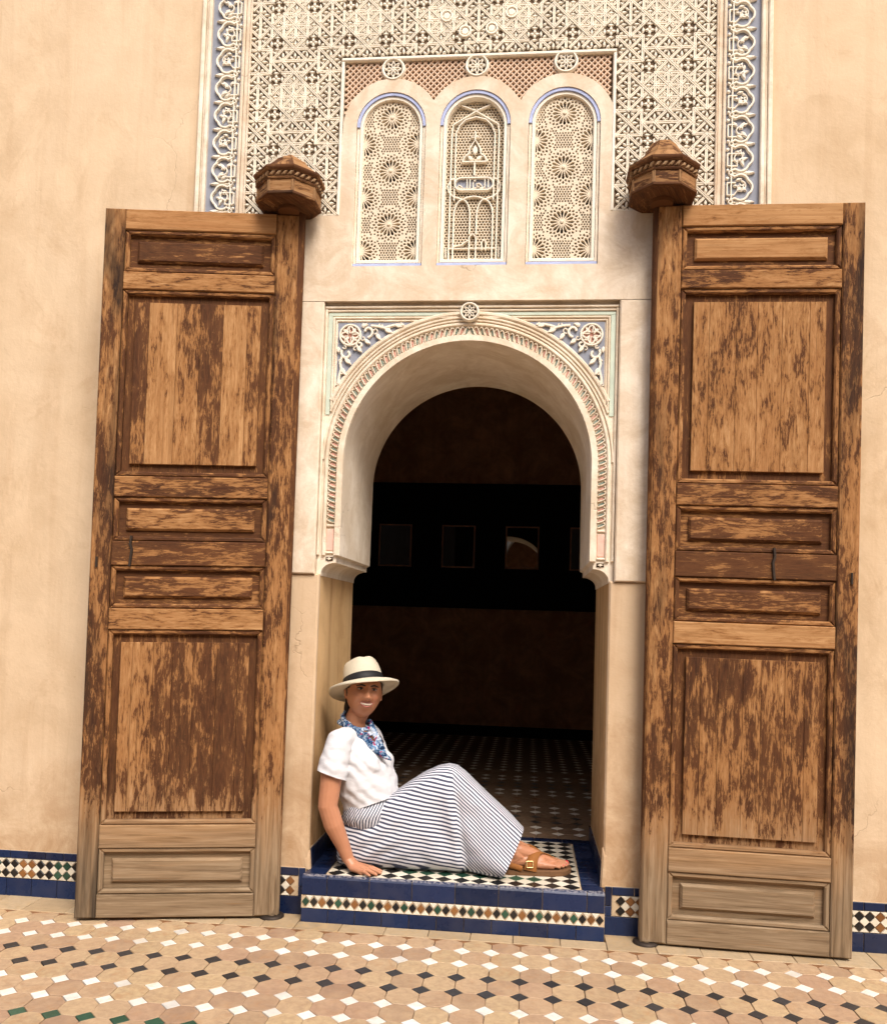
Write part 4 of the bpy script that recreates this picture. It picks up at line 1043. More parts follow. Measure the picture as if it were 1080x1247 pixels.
# ------------------------------------------------------------------ octagonal wooden sockets that hold the door pivots
M['rope'] = M['wood']
def socket(cx, cy, z0, label, ang0, topr):
    root = empty('pivot_socket_block', (cx, cy, z0)); tag(root, label, 'socket', 'octagonal wooden blocks over the door pivots')
    def octl(name, prof, wear, stain, grain='u'):
        mb = MB(); n = 8; rr = random.Random(name+label); ox = rr.uniform(0, 30)
        for k in range(len(prof)-1):
            (ra, za), (rb_, zb) = prof[k], prof[k+1]
            for i in range(n):
                a, b = ang0+pi/4*i, ang0+pi/4*(i+1)
                vs = [(cx+ra*cos(a), cy+ra*sin(a), za), (cx+ra*cos(b), cy+ra*sin(b), za), (cx+rb_*cos(b), cy+rb_*sin(b), zb), (cx+rb_*cos(a), cy+rb_*sin(a), zb)]
                h = [i*.31, i*.31+.12]; d0 = k*.21+hypot(za, ra)
                mb.add(vs, [(0, 1, 2, 3)], [(za+ra+ox, h[0]), (za+ra+ox, h[1]), (zb+rb_+ox+.01, h[1]), (zb+rb_+ox+.01, h[0])])
        mb.add([(cx+prof[0][0]*cos(ang0+pi/4*i), cy+prof[0][0]*sin(ang0+pi/4*i), prof[0][1]) for i in range(8)], [tuple(range(8))[::-1]], [(cos(i), sin(i)) for i in range(8)])
        mb.add([(cx+prof[-1][0]*cos(ang0+pi/4*i), cy+prof[-1][0]*sin(ang0+pi/4*i), prof[-1][1]) for i in range(8)], [tuple(range(8))], [(cos(i), sin(i)) for i in range(8)])
        o = mb.build(name, M['wood'], root, (cx, cy, z0)); o['wear'] = wear; o['stain'] = stain; o['grey'] = .42; o['lot'] = rr.random(); return o
    r = .155
    octl('base', [(r*.93, z0), (r*1.0, z0+.005), (r*1.0, z0+.013), (r*.975, z0+.017)], .06, .06)
    mb = MB(); lathe(mb, [(.050, z0-.016), (.052, z0-.002)], cx, cy+.005, 18); o = mb.build('pivot_collar', M['wood'], root, (cx, cy, z0)); o['wear'] = .1; o['stain'] = .0
    octl('body', [(r*.955, z0+.0172), (r*.965, z0+.072)], -.03, .0)
    for i in range(8):                     # a thin strip at each corner frames the facets
        a = ang0+pi/4*i; p = Vector((cx+r*.962*cos(a), cy+r*.962*sin(a), 0)); d = Vector((-sin(a), cos(a), 0)); nn = Vector((cos(a), sin(a), 0))
        mb = MB(); prism(mb, rect(-.007, .007, z0+.0175, z0+.0715), lambda u, v, h: tuple(p+d*u+nn*h+Vector((0, 0, v))), -.006, .0015, .001, lambda pt, h: (pt[0]*3, pt[1]))
        o = mb.build('facet_strip', M['wood'], root, (cx, cy, z0)); o['wear'] = -.05; o['stain'] = -.1; o['grey'] = .6; o['lot'] = i*.1
    octl('neck_moulding', [(r*1.0, z0+.0722), (r*1.02, z0+.079), (r*.97, z0+.085)], .02, -.1)
    octl('rope_bed', [(r*.95, z0+.0852), (r*.99, z0+.108)], .06, -.02)
    rope = MB()
    for i in range(8):
        a, b = ang0+pi/4*i, ang0+pi/4*(i+1); p = Vector((cx+r*.975*cos(a), cy+r*.975*sin(a), 0)); q = Vector((cx+r*.975*cos(b), cy+r*.975*sin(b), 0)); d = (q-p).normalized(); nn = Vector((d.y, -d.x, 0)); L = (q-p).length
        for k in range(4):
            s0 = L*(k+.12)/4
            prism(rope, [(s0, z0+.087), (s0+L*.13, z0+.087), (s0+L*.25, z0+.106), (s0+L*.12, z0+.106)], lambda u, v, h: tuple(p+d*u+nn*h+Vector((0, 0, v))), -.002, .010, .004, lambda pt, h: (pt[0]*2, pt[1]))
    o = rope.build('rope_moulding', M['wood'], root, (cx, cy, z0)); o['wear'] = -.10; o['stain'] = -.2; o['grey'] = .75; o['lot'] = .4; o['kind'] = 'stuff'
    octl('cornice', [(r*1.02, z0+.1085), (r*1.07, z0+.117), (r*1.09, z0+.123), (r*1.09, z0+.131), (r*1.04, z0+.1335)], .05, .0)
    octl('roof', [(r*1.02, z0+.134), (r*.60, z0+.190), (r*.58, z0+.200), (topr, z0+.255)], -.02, -.06)
    return root
socket(-.862, -.130, 3.318, 'octagonal wooden block with pointed cap over the left door leaf', pi/8, .012)
socket(.866, -.130, 3.322, 'octagonal wooden block with blunt broken cap over the right door leaf', pi/8, .055)

# ------------------------------------------------------------------ the seated woman
def V(*a): return Vector(a)
def ortho(t):
    a = V(0, 0, 1) if abs(t.z) < .9 else V(1, 0, 0); s = t.cross(a).normalized(); return s, s.cross(t).normalized()
def tube(pts, rad, n=14, flat=None):
    """closed tapering limb through pts; flat=(axis, factor) squashes it along one direction"""
    pts = [Vector(p) for p in pts]; P = []; r_ = []
    for i, p in enumerate(pts):                      # smooth the joints a little
        P.append(p); r_.append(rad[i])
        if i < len(pts)-1:
            for k in (1, 2): P.append(p.lerp(pts[i+1], k/3)); r_.append(rad[i]+(rad[i+1]-rad[i])*k/3)
    t0 = (P[1]-P[0]).normalized(); t1 = (P[-1]-P[-2]).normalized()
    rings = [(P[0]-t0*r_[0]*c, r_[0]*s) for c, s in ((.98, .2), (.8, .6), (.45, .89))]+list(zip(P, r_))+[(P[-1]+t1*r_[-1]*c, r_[-1]*s) for c, s in ((.45, .89), (.8, .6), (.98, .2))]
    vs = []; fs = []; sref = None
    for i, (c, r) in enumerate(rings):
        a = rings[max(0, i-1)][0]; b = rings[min(len(rings)-1, i+1)][0]; t = (b-a).normalized()
        s, u = ortho(t)
        if sref is not None:
            s = (sref-t*sref.dot(t)).normalized(); u = s.cross(t).normalized()
        sref = s
        for k in range(n):
            q = s*cos(2*pi*k/n)*r+u*sin(2*pi*k/n)*r
            if flat: q -= flat[0]*q.dot(flat[0])*(1-flat[1])
            vs.append(c+q)
    for i in range(len(rings)-1):
        for k in range(n): j = (k+1) % n; fs.append((i*n+k, i*n+j, (i+1)*n+j, (i+1)*n+k))
    fs.append(tuple(range(n))[::-1]); fs.append(tuple((len(rings)-1)*n+k for k in range(n)))
    return vs, fs
def loft(secs, n=32, cap=True):
    """secs: (centre, forward vector*radius, side vector*radius, exponent)"""
    vs = []; fs = []
    for c, f, s, e in secs:
        for k in range(n):
            a = 2*pi*k/n; ca, sa = cos(a), sin(a)
            vs.append(Vector(c)+f*(abs(ca)**(2/e)*(1 if ca >= 0 else -1))+s*(abs(sa)**(2/e)*(1 if sa >= 0 else -1)))
    for i in range(len(secs)-1):
        for k in range(n): j = (k+1) % n; fs.append((i*n+k, i*n+j, (i+1)*n+j, (i+1)*n+k))
    if cap: fs.append(tuple(range(n))[::-1]); fs.append(tuple((len(secs)-1)*n+k for k in range(n)))
    return vs, fs
def fuse(name, shapes, voxel, mat, smooth=4, post=None):
    vs = []; fs = []
    for v, f in shapes:
        b = len(vs); vs += [tuple(p) for p in v]; fs += [tuple(i+b for i in q) for q in f]
    me = bpy.data.meshes.new(name); me.from_pydata(vs, [], fs); me.update()
    bm = bmesh.new(); bm.from_mesh(me); bmesh.ops.recalc_face_normals(bm, faces=bm.faces); bm.to_mesh(me); bm.free()
    o = bpy.data.objects.new(name, me); COL.objects.link(o)
    m = o.modifiers.new('r', 'REMESH'); m.mode = 'VOXEL'; m.voxel_size = voxel
    if smooth: m = o.modifiers.new('s', 'SMOOTH'); m.factor = .5; m.iterations = smooth
    dg = bpy.context.evaluated_depsgraph_get(); me2 = bpy.data.meshes.new_from_object(o.evaluated_get(dg)); bpy.data.objects.remove(o)
    me2.name = name; me2.materials.clear(); me2.materials.append(mat)
    if post:
        bm = bmesh.new(); bm.from_mesh(me2); post(bm); bm.to_mesh(me2); bm.free()
    me2.polygons.foreach_set('use_smooth', [True]*len(me2.polygons)); me2.update()
    return me2
def plain(name, vs, fs, mat, smooth=True):
    me = bpy.data.meshes.new(name); me.from_pydata([tuple(v) for v in vs], [], fs); me.materials.append(mat)
    bm = bmesh.new(); bm.from_mesh(me); bmesh.ops.recalc_face_normals(bm, faces=bm.faces); bm.to_mesh(me); bm.free()
    me.polygons.foreach_set('use_smooth', [smooth]*len(me.polygons)); me.update(); return me

t = NT('skin'); p = t.pos(); n_ = t.noise(p, 28, 4, .6)
t.col(t.mix(n_, (.37, .152, .076), (.45, .198, .104))); hcol = t.n('ShaderNodeVectorMath', operation='DISTANCE'); t.set(hcol.inputs[0], p); hcol.inputs[1].default_value = (-.400, .060, 1.005); t.col(t.mix(t.math('MULTIPLY', t.rng(hcol.outputs['Value'], .034, .008), .35, clamp=True), t.mix(n_, (.40, .172, .090), (.48, .220, .120)), (.52, .17, .10))); t.rough(.42, .4); t.b.inputs['Subsurface Weight'].default_value = .06; t.b.inputs['Subsurface Radius'].default_value = (.02, .008, .004); t.b.inputs['Subsurface Scale'].default_value = .4
t.bump(t.noise(p, 260, 2), .08, .001); M['skin'] = t.m
M['lips'] = simple('lip_skin', (.31, .095, .07), .45, .4, .1, 60)
M['teeth'] = simple('teeth', (.50, .41, .32), .35, .5, .03)
M['eyewhite'] = simple('eye_white', (.36, .31, .27), .3, .5, .05)
M['iris'] = simple('dark_iris', (.018, .010, .006), .2, .5, .1)
M['hair'] = simple('dark_hair', (.012, .008, .006), .5, .4, .4, 90)
t = NT('white_cotton'); p = t.pos(); t.col((.60, .595, .61)); t.rough(.9, .12)
t.bump(t.math('ADD', t.noise(t.map(p, (14, 14, 26)), 1.0, 3, .5, .8), t.math('MULTIPLY', t.noise(p, 420, 1), .12)), .32, .012); M['cotton'] = t.m
t = NT('straw'); p = t.pos(); wv = t.n('ShaderNodeTexWave'); t.set(wv.inputs[0], p); wv.inputs['Scale'].default_value = 90; wv.inputs['Distortion'].default_value = 3
t.col(t.mix(t.noise(p, 120, 3), (.51, .45, .33), (.59, .53, .41))); t.rough(.8, .25); t.bump(wv.outputs['Fac'], .1, .002); M['straw'] = t.m
M['hatband'] = simple('black_ribbon', (.012, .011, .012), .6, .3, .2, 80)
t = NT('striped_cotton'); u_, v_, _ = t.sep(t.uv()); fr_ = t.math('FRACT', t.math('ADD', t.math('MULTIPLY', v_, 1/.0188), t.math('MULTIPLY', t.noise(t.pos(), 9, 3), .35)))
t.col(t.mix(t.ramp(fr_, [(.0, 1.0), (.08, 0.0), (.52, 0.0), (.62, 1.0)]), (.64, .64, .68), (.058, .064, .10))); t.rough(.9, .15)
t.bump(t.noise(t.pos(), 16, 4, .55, .6), .25, .012); M['stripe'] = t.m
t = NT('printed_scarf'); p = t.pos(); a_ = t.noise(p, 70, 3, .6, .8); b_ = t.noise(p, 34, 2, .5, .5)
c_ = t.ramp(a_, [(.36, (.008, .014, .035)), (.45, (.012, .045, .12)), (.515, (.02, .09, .20)), (.545, (.42, .47, .53)), (.575, (.03, .11, .24)), (.66, (.008, .012, .03))])
c_ = t.mix(t.ramp(t.noise(p, 22, 2, .5, .8), [(.50, 0.0), (.56, 1.0)]), c_, t.mix(t.ramp(a_, [(.44, 0.0), (.5, 1.0)]), (.10, .22, .40), (.50, .54, .60))); c_ = t.mix(t.ramp(b_, [(.63, 0.0), (.66, 1.0)]), c_, (.30, .035, .10)); t.col(c_); t.rough(.85, .2); M['scarf'] = t.m
M['leather'] = simple('tan_leather', (.27, .105, .030), .7, .12, .25, 50)
M['footbed'] = simple('cork_sole', (.15, .075, .035), .85, .2, .3, 160)
M['brass'] = simple('brass_buckle', (.75, .58, .28), .3, .5, .1, 60, 1.0)
M['nail'] = simple('red_nail_varnish', (.62, .02, .045), .2, .5, .05)

wom = empty('person', (-.42, .16, TZ)); tag(wom, 'woman in white shirt and striped skirt sitting on the doorway step', 'person')
def dress(name, me, parent=wom):
    b = wloc(parent)
    for v in me.vertices: v.co -= b
    o = bpy.data.objects.new(name, me); COL.objects.link(o); o.parent = parent; return o

# --- head in its own frame: -Y is the face, Z up, eyes a little above the origin
HC = V(-.470, .130, 1.040)
HM = Matrix.Translation(HC) @ Matrix.Rotation(radians(21), 4, 'Z') @ Matrix.Rotation(radians(4), 4, 'Y') @ Matrix.Rotation(radians(-2), 4, 'X') @ Matrix.Scale(1.06, 4)
def hd_(x, y, z): return HM @ V(x, y, z)
def gz(d, s): return math.exp(-(d/s)**2)
def head_shape():
    vs = []; fs = []; nu, nv = 84, 60
    for j in range(nv+1):
        th = pi*j/nv; 
        for i in range(nu):
            ph = 2*pi*i/nu
            x = sin(th)*sin(ph); y = -sin(th)*cos(ph); z = cos(th)
            zz = z*(.112 if z > 0 else .120); wx = .0815; wy = .094
            if z < 0:
                k = (-z)**1.7; wx *= 1-.17*k; wy *= (1-.12*k) if y < 0 else (1-.50*k)
            X, Y = x*wx, y*wy
            if y < 0:
                f = (-y)**1.0
                if z < 0: Y = Y - .004*gz(zz+.105, .022)*f      # chin
                front = gz(X, .07)
                # the flat of the face
                Y = max(Y, -.0885-.004*gz(zz+.04, .06)) if abs(X) > .0 else Y
                Y -= .035*gz(X, .0115+.004*gz(zz+.024, .012))*(gz(zz+.022, .017)+.45*gz(zz-.006, .022))*(f > .4)
                Y -= .011*gz(abs(X)-.0145, .008)*gz(zz+.030, .009)     # nostril wings
                Y += .0155*gz(abs(X)-.031, .017)*gz(zz-.013, .012)    # eye sockets
                Y -= .0045*gz(abs(X)-.028, .024)*gz(zz-.034, .009)    # brow
                Y -= .0095*gz(abs(X)-.045, .019)*gz(zz+.024, .018)    # smiling cheeks
                Y += .0055*gz(abs(X)-.036+.2*(zz+.04), .007)*gz(zz+.048, .02)   # smile folds
                Y -= .0035*gz(X, .03)*gz(zz+.056, .018)               # muzzle
                Y += .003*gz(X, .022)*gz(zz+.077, .008)               # under the lip
                Y -= .006*gz(X, .024)*gz(zz+.100, .016)               # chin
            vs.append(hd_(X, Y, zz))
    for j in range(nv):
        for i in range(nu):
            k = (i+1) % nu; fs.append((j*nu+i, j*nu+k, (j+1)*nu+k, (j+1)*nu+i))
    return vs, fs
def ball(c, rx, ry, rz, m=None, nu=16, nv=10):
    vs = []; fs = []
    for j in range(nv+1):
        th = pi*j/nv
        for i in range(nu):
            ph = 2*pi*i/nu; p = V(c[0]+rx*sin(th)*cos(ph), c[1]+ry*sin(th)*sin(ph), c[2]+rz*cos(th)); vs.append(m @ p if m else p)
    for j in range(nv):
        for i in range(nu): k = (i+1) % nu; fs.append((j*nu+i, j*nu+k, (j+1)*nu+k, (j+1)*nu+i))
    return vs, fs
shapes = [head_shape()]
for s in (-1, 1):
    shapes.append(ball((s*.081, .008, -.004), .008, .017, .030, HM)); shapes.append(ball((s*.081, .002, -.028), .007, .009, .012, HM))
# neck and trunk
FWD = V(cos(radians(24)), -sin(radians(24)), 0); SID = V(sin(radians(24)), cos(radians(24)), 0)
shapes.append(tube([(-.528, .165, .82), (-.512, .158, .90), tuple(hd_(0, .022, -.075)), tuple(hd_(0, .015, -.02))], [.062, .051, .050, .052], 18))
LEAN = V(-.30, .08, 1).normalized(); FW2 = (FWD-LEAN*FWD.dot(LEAN)).normalized()
tor = [((-.405, .165, .33), .105, .125, .0), ((-.41, .165, .42), .105, .130, .0), ((-.425, .16, .50), .098, .128, .0), ((-.450, .16, .58), .104, .138, .0), ((-.470, .16, .66), .118, .152, .0), ((-.497, .165, .735), .112, .160, .0), ((-.520, .165, .795), .090, .165, .0), ((-.532, .165, .835), .068, .135, .0), ((-.530, .165, .862), .052, .075, 0)]
def torso(grow): return loft([(c, FW2*(f+grow), SID*(s+grow), 2.2) for c, f, s, _ in tor])
shapes.append(torso(-.008))
for s in (-1, 1): shapes.append(ball(tuple(V(-.470, .16, .672)+FW2*.075+SID*.062*s), .05, .055, .055))
# right arm (near the camera), planted on the step
SHR = V(-.560, .012, .805); ELR = V(-.590, -.035, .515); WRR = V(-.497, .010, .272)
armR = [tuple(SHR), tuple(SHR.lerp(ELR, .5)+V(-.006, -.004, 0)), tuple(ELR), tuple(ELR.lerp(WRR, .35)+V(-.004, -.006, 0)), tuple(ELR.lerp(WRR, .75)), tuple(WRR)]
shapes.append(tube(armR, [.046, .052, .046, .046, .034, .029], 16))
SHL = V(-.475, .310, .800); ELL = V(-.40, .385, .56); WRL = V(-.36, .40, .31)
shapes.append(tube([tuple(SHL), tuple(ELL), tuple(ELL.lerp(WRL, .4)), tuple(WRL)], [.056, .044, .043, .028], 16))
def hand(wr, dirn, side, z, spread, tilt):
    """palm down on the floor: dirn along the fingers, side towards the thumb"""
    out = []; d, s = dirn.normalized(), side.normalized(); zf = z
    pc = V(wr.x, wr.y, 0)
    def at(a, b, h): q = pc+d*a+s*b; return V(q.x, q.y, h)
    out.append(tube([tuple(wr), tuple(at(.030, .0, zf+.030)), tuple(at(.075, .002, zf+.0195))], [.028, .034, .034], 14, (V(0, 0, 1), .62)))
    out.append(tube([tuple(at(.035, -.020, zf+.024)), tuple(at(.088, -.028, zf+.016))], [.018, .0165], 12)); out.append(tube([tuple(at(.035, .022, zf+.025)), tuple(at(.090, .027, zf+.018))], [.018, .0165], 12))
    for b, L, an, r in ((.033, .070, .10, .0088), (.011, .080, .02, .0092), (-.012, .074, -.07, .0088), (-.033, .056, -.20, .0078)):
        c_, s_ = cos(an*spread), sin(an*spread)
        def f(a, h): q = pc+d*(.085+a*c_)+s*(b+a*s_); return (q.x, q.y, h)
        out.append(tube([f(-.03, zf+.018), f(0, zf+.0185), f(L*.42, zf+.0195), f(L*.75, zf+.0125), f(L, zf+.0085)], [r*1.2, r*1.2, r*1.05, r, r*.85], 10))
    def f(a, b, h): q = pc+d*a+s*b; return (q.x, q.y, h)
    out.append(tube([f(.010, .018, zf+.030), f(.045, .048, zf+.020), f(.072, .060, zf+.014), f(.094, .064, zf+.010)], [.015, .0125, .0105, .009], 10))
    return out
shapes += hand(WRR, V(1, -.28, 0), V(.28, 1, 0), TZ+.001, 1.3, 0)
shapes += hand(WRL, V(1, .1, 0), V(.1, -1, 0), TZ+.001, 1.2, 0)
# legs under the skirt, and the feet
KR, KL = V(-.080, .125, .600), V(-.070, .225, .600); AR, AL = V(.280, .135, .305), V(.225, .265, .300)
for hp, kn, an in ((V(-.40, .125, .305), KR, AR), (V(-.40, .215, .305), KL, AL)):
    shapes.append(tube([tuple(hp), tuple(hp.lerp(kn, .5)), tuple(kn), tuple(kn.lerp(an, .35)+V(-.012, 0, -.006)), tuple(kn.lerp(an, .8)), tuple(an)], [.070, .064, .054, .050, .038, .035], 16))
def foot(an, ang, sgn):
    """sgn=-1: big toe on the +Y side (right foot)"""
    d = V(cos(ang), sin(ang), 0); s = V(-sin(ang), cos(ang), 0)*(1 if sgn < 0 else -1)    # s points to the big toe
    o = V(an.x, an.y, 0)-d*.006; z0 = TZ+.030
    A = lambda a, b, h: tuple(o+d*a*1.20+s*b*1.12+V(0, 0, z0+h*1.1))
    out = [tube([tuple(an), A(.018, 0, .050), A(.0, 0, .026)], [.037, .038, .031], 14), tube([A(-.012, 0, .026), A(.05, -.004, .030), A(.11, .0, .024)], [.029, .031, .030], 14),
           tube([A(.02, .0, .070), A(.075, .006, .052), A(.125, .010, .030), A(.165, .012, .018)], [.034, .030, .024, .017], 14), tube([A(.10, .018, .020), A(.165, .024, .015)], [.024, .019], 12), tube([A(.09, -.016, .017), A(.150, -.026, .012)], [.022, .016], 12)]
    toes = []
    for b, L, a0, r in ((.032, .056, .165, .0125), (.012, .052, .170, .0088), (-.005, .045, .166, .0082), (-.020, .038, .158, .0078), (-.034, .030, .148, .0074)):
        toes.append((b, L, a0, r)); out.append(tube([A(a0-.03, b*.95, .016), A(a0, b, .016), A(a0+L*.55, b*1.02, .0135), A(a0+L, b*1.02, .009)], [r*1.1, r*1.05, r, r*.9], 10))
    return out, A, o, d, s
fR, A_R, oR, dR, sR = foot(AR, radians(10), -1); fL, A_L, oL, dL, sL = foot(AL, radians(4), 1)
shapes += fR+fL
body = dress('body', fuse('body', shapes, .0027, M['skin'], 2))

# face details
def onface(x, z, up=.0):
    """ray down -Y in the head frame to the finished skin"""
    return None
hp = lambda name, vs, fs, m: dress(name, plain(name, vs, fs, M[m]))
for s in (-1, 1):
    hp('eye', *ball((s*.0305, -.0745, .0135), .0125, .0085, .0050, HM), 'eyewhite'); hp('iris', *ball((s*.0300+.0006, -.0800, .0135), .0060, .0042, .0047, HM), 'iris')
    def arc3(pts, r, flatz=1.0): 
        v, f = tube([tuple(HM @ Vector(q)) for q in pts], r, 8); return v, f
    hp('eyebrow', *arc3([(s*.0125, -.0905, .0275), (s*.030, -.0905, .0315), (s*.050, -.0785, .0255)], [.0034, .0040, .0022]), 'hair')
    hp('eyelash', *arc3([(s*.0175, -.0800, .0155), (s*.031, -.0825, .0182), (s*.0450, -.0730, .0140)], [.0020, .0026, .0018]), 'hair')
MZ = -.0545
for s in (-1, 1): hp('nostril_shade', *ball((s*.0080, -.1090, -.0365), .0032, .0036, .0016, HM, 10, 6), 'lips')  # small dark reddish balls stand in for the shade in the nostrils
hp('teeth', *arc3([(-.0255, -.0885, MZ+.0045), (-.013, -.0955, MZ+.0008), (0, -.0975, MZ-.0005), (.013, -.0955, MZ+.0008), (.0255, -.0885, MZ+.0045)], [.0022, .0044, .0048, .0044, .0022]), 'teeth')
hp('lips', *arc3([(-.031, -.0845, MZ+.0085), (-.015, -.0955, MZ+.0086), (0, -.0988, MZ+.0072), (.015, -.0955, MZ+.0086), (.031, -.0845, MZ+.0085)], [.0014, .0022, .0024, .0022, .0014]), 'lips')
hp('lips', *arc3([(-.031, -.0845, MZ+.0070), (-.016, -.0945, MZ-.0068), (0, -.0982, MZ-.0105), (.016, -.0945, MZ-.0068), (.031, -.0845, MZ+.0070)], [.0018, .0034, .0040, .0034, .0018]), 'lips')
# hair drawn back under the hat
def hair_post(bm):
    inv = HM.inverted(); dele = []
    for f in bm.faces:
        c = inv @ f.calc_center_median()
        if c.y < -.045 or (c.y < -.022 and c.z < .010) or (c.y < .02 and c.z < -.035): dele.append(f)
    bmesh.ops.delete(bm, geom=dele, context='FACES')
hs = [ball((0, .012, .012), .087, .096, .108, HM, 40, 26), ball((0, .062, -.050), .052, .044, .050, HM)]
hs.append(tube([tuple(hd_(-.045, .075, -.035)), tuple(hd_(-.055, .072, -.085)), tuple(hd_(-.058, .060, -.135))], [.024, .020, .010], 10))
dress('hair', fuse('hair', hs, .004, M['hair'], 2, hair_post))

# --- white T-shirt
sl = [tuple(SHR+V(.03, .06, .012)), tuple(SHR+V(.004, .006, .004)), tuple(SHR.lerp(ELR, .30)+V(-.004, -.006, 0)), tuple(SHR.lerp(ELR, .66)+V(-.004, -.006, 0))]
def wr(v, k): return mnoise.noise(Vector(v)*k)
def shirt_post(bm):
    # open the hem and the neck with clean cuts
    def slice_(co, no, cond):
        geo = [f for f in bm.faces if cond(f.calc_center_median())]
        ed = set(e for f in geo for e in f.edges); vv = set(v for f in geo for v in f.verts)
        bmesh.ops.bisect_plane(bm, geom=list(geo)+list(ed)+list(vv), plane_co=co, plane_no=no)
        d = [f for f in bm.faces if cond(f.calc_center_median()) and (f.calc_center_median()-co).dot(no) > 0]
        bmesh.ops.delete(bm, geom=d, context='FACES')
    slice_(V(-.425, .16, .492), (-(LEAN+FWD*-.10)).normalized(), lambda c: c.z < .60 and c.y > -.02)
    nk = V(-.462, .14, .828); slice_(nk, (V(.62, -.12, 1)).normalized(), lambda c: (c-V(-.47, .160, .86)).length < .135 and c.x > -.60)
    crease(bm)
def crease(bm):
    bm.normal_update()
    for v in bm.verts:
        c = v.co; k = 0.0
        # creases raking from the shoulder and bust down to the waist
        k += .0050*sin(c.z*95+c.x*70+4*wr(c, 7))*max(0, min(1, (.80-c.z)/.12))*max(0, min(1, (c.z-.48)/.06))*(.5+.5*wr(c+V(3, 1, 2), 9))
        k += .0036*wr(V(c.x*14+c.z*6, c.y*14, c.z*24-c.x*9), 1)+.0028*wr(c, 34)
        v.co = c+v.normal*k
def sleeve_post(sh, el, q, tilt):
    def post(bm):
        no = ((el-sh).normalized()+tilt).normalized(); co = sh.lerp(el, q)
        bmesh.ops.bisect_plane(bm, geom=list(bm.faces)+list(bm.edges)+list(bm.verts), plane_co=co, plane_no=no, clear_outer=True)
        crease(bm)
    return post
shirt = [loft([(V(*c)+(FW2*.012 if c[2] < .60 else V(0, 0, 0)), FW2*(f+.008+(.018 if c[2] < .60 else .004)), SID*(s+.008+(.014 if c[2] < .60 else 0)), 2.3) for c, f, s, _ in tor[1:]])]
shirt.append(tube([tuple(V(-.535, .165, .826)), tuple(SHR+V(.012, .035, .002))], [.050, .062], 14)); shirt.append(tube([tuple(V(-.525, .165, .826)), tuple(SHL+V(-.01, -.02, 0))], [.050, .062], 14))
for s in (-1, 1): shirt.append(ball(tuple(V(-.470, .16, .668)+FW2*.082+SID*.062*s), .056, .06, .062))
me = fuse('t_shirt', shirt, .005, M['cotton'], 6, shirt_post)
bmj = bmesh.new(); bmj.from_mesh(me)
for parts_, q_, sh_, el_, tl_ in (([tube(sl, [.054, .063, .069, .078], 20)], .52, SHR, ELR, V(-.20, 0, 0)), ([tube([tuple(SHL+V(-.02, -.03, .01)), tuple(SHL), tuple(SHL.lerp(ELL, .75))], [.066, .070, .072], 16)], .55, SHL, ELL, V(0, 0, 0))):
    m_s = fuse('sleeve', parts_, .005, M['cotton'], 4, sleeve_post(sh_, el_, q_, tl_)); bmj.from_mesh(m_s); bpy.data.meshes.remove(m_s)
bmj.to_mesh(me); bmj.free(); me.polygons.foreach_set('use_smooth', [True]*len(me.polygons)); me.update()
ts = dress('t_shirt', me)
# sleeve hem band
dR_ = (ELR-SHR).normalized()

# --- striped skirt
rings = [  # top point, bottom point, near y, far y, top half width
    (V(-.560, .16, .425), V(-.570, .16, .225), .085, .24, .05), (V(-.535, .16, .455), V(-.548, .16, .213), .030, .29, .09), (V(-.47, .16, .475), V(-.49, .16, .212), .018, .305, .12), (V(-.40, .16, .505), V(-.40, .16, .212), .004, .31, .13), (V(-.30, .16, .565), V(-.31, .16, .212), -.004, .32, .13),
    (V(-.235, .16, .613), V(-.23, .16, .212), -.006, .325, .13), (V(-.16, .16, .662), V(-.15, .16, .212), -.004, .33, .13), (V(-.10, .165, .692), V(-.07, .16, .212), .000, .33, .125), (V(-.050, .165, .704), V(-.005, .16, .212), .006, .33, .12), (V(-.008, .165, .697), V(.045, .16, .212), .010, .33, .115),
    (V(.030, .165, .672), V(.072, .15, .213), .016, .33, .115), (V(.085, .165, .622), V(.105, .14, .214), -.002, .33, .11), (V(.145, .16, .570), V(.140, .13, .214), -.022, .33, .11), (V(.205, .16, .520), V(.172, .12, .214), -.036, .33, .11), (V(.270, .155, .463), V(.205, .11, .214), -.048, .325, .105), (V(.318, .15, .418), V(.222, .105, .214), -.054, .32, .10)]
nS = 72; sv = []; sf = []; suv = []
K0, K1 = V(-.028, 0, .70), V(.050, 0, .212); SH = V(.345, 0, -.29).normalized()
def stripe_v(x, z):
    kx = lambda zz: K0.x+(K1.x-K0.x)*(K0.z-zz)/(K0.z-K1.z)
    if x <= kx(z): return (z-.212)+.13*(x-kx(z))*1.0
    # follow the shin back to the fold under the knee
    a, b = K1.x-K0.x, K1.z-K0.z; det = SH.x*(-b)+SH.z*a
    rx, rz = K0.x-x, K0.z-z            # x + s*SH = K0 + u*(K1-K0)
    u_ = (SH.x*rz-SH.z*rx)/(SH.x*(-b)+SH.z*a) if abs(det) > 1e-9 else 0
    return (K0.z+u_*b)-.212
def lerp(a, b, t): return a+(b-a)*t
sub = []
for i in range(len(rings)-1):
    for k in range(5):
        q = k/5; r0, r1 = rings[i], rings[i+1]; sub.append(tuple(lerp(a, b, q) for a, b in zip(r0, r1)))
sub.append(rings[-1])
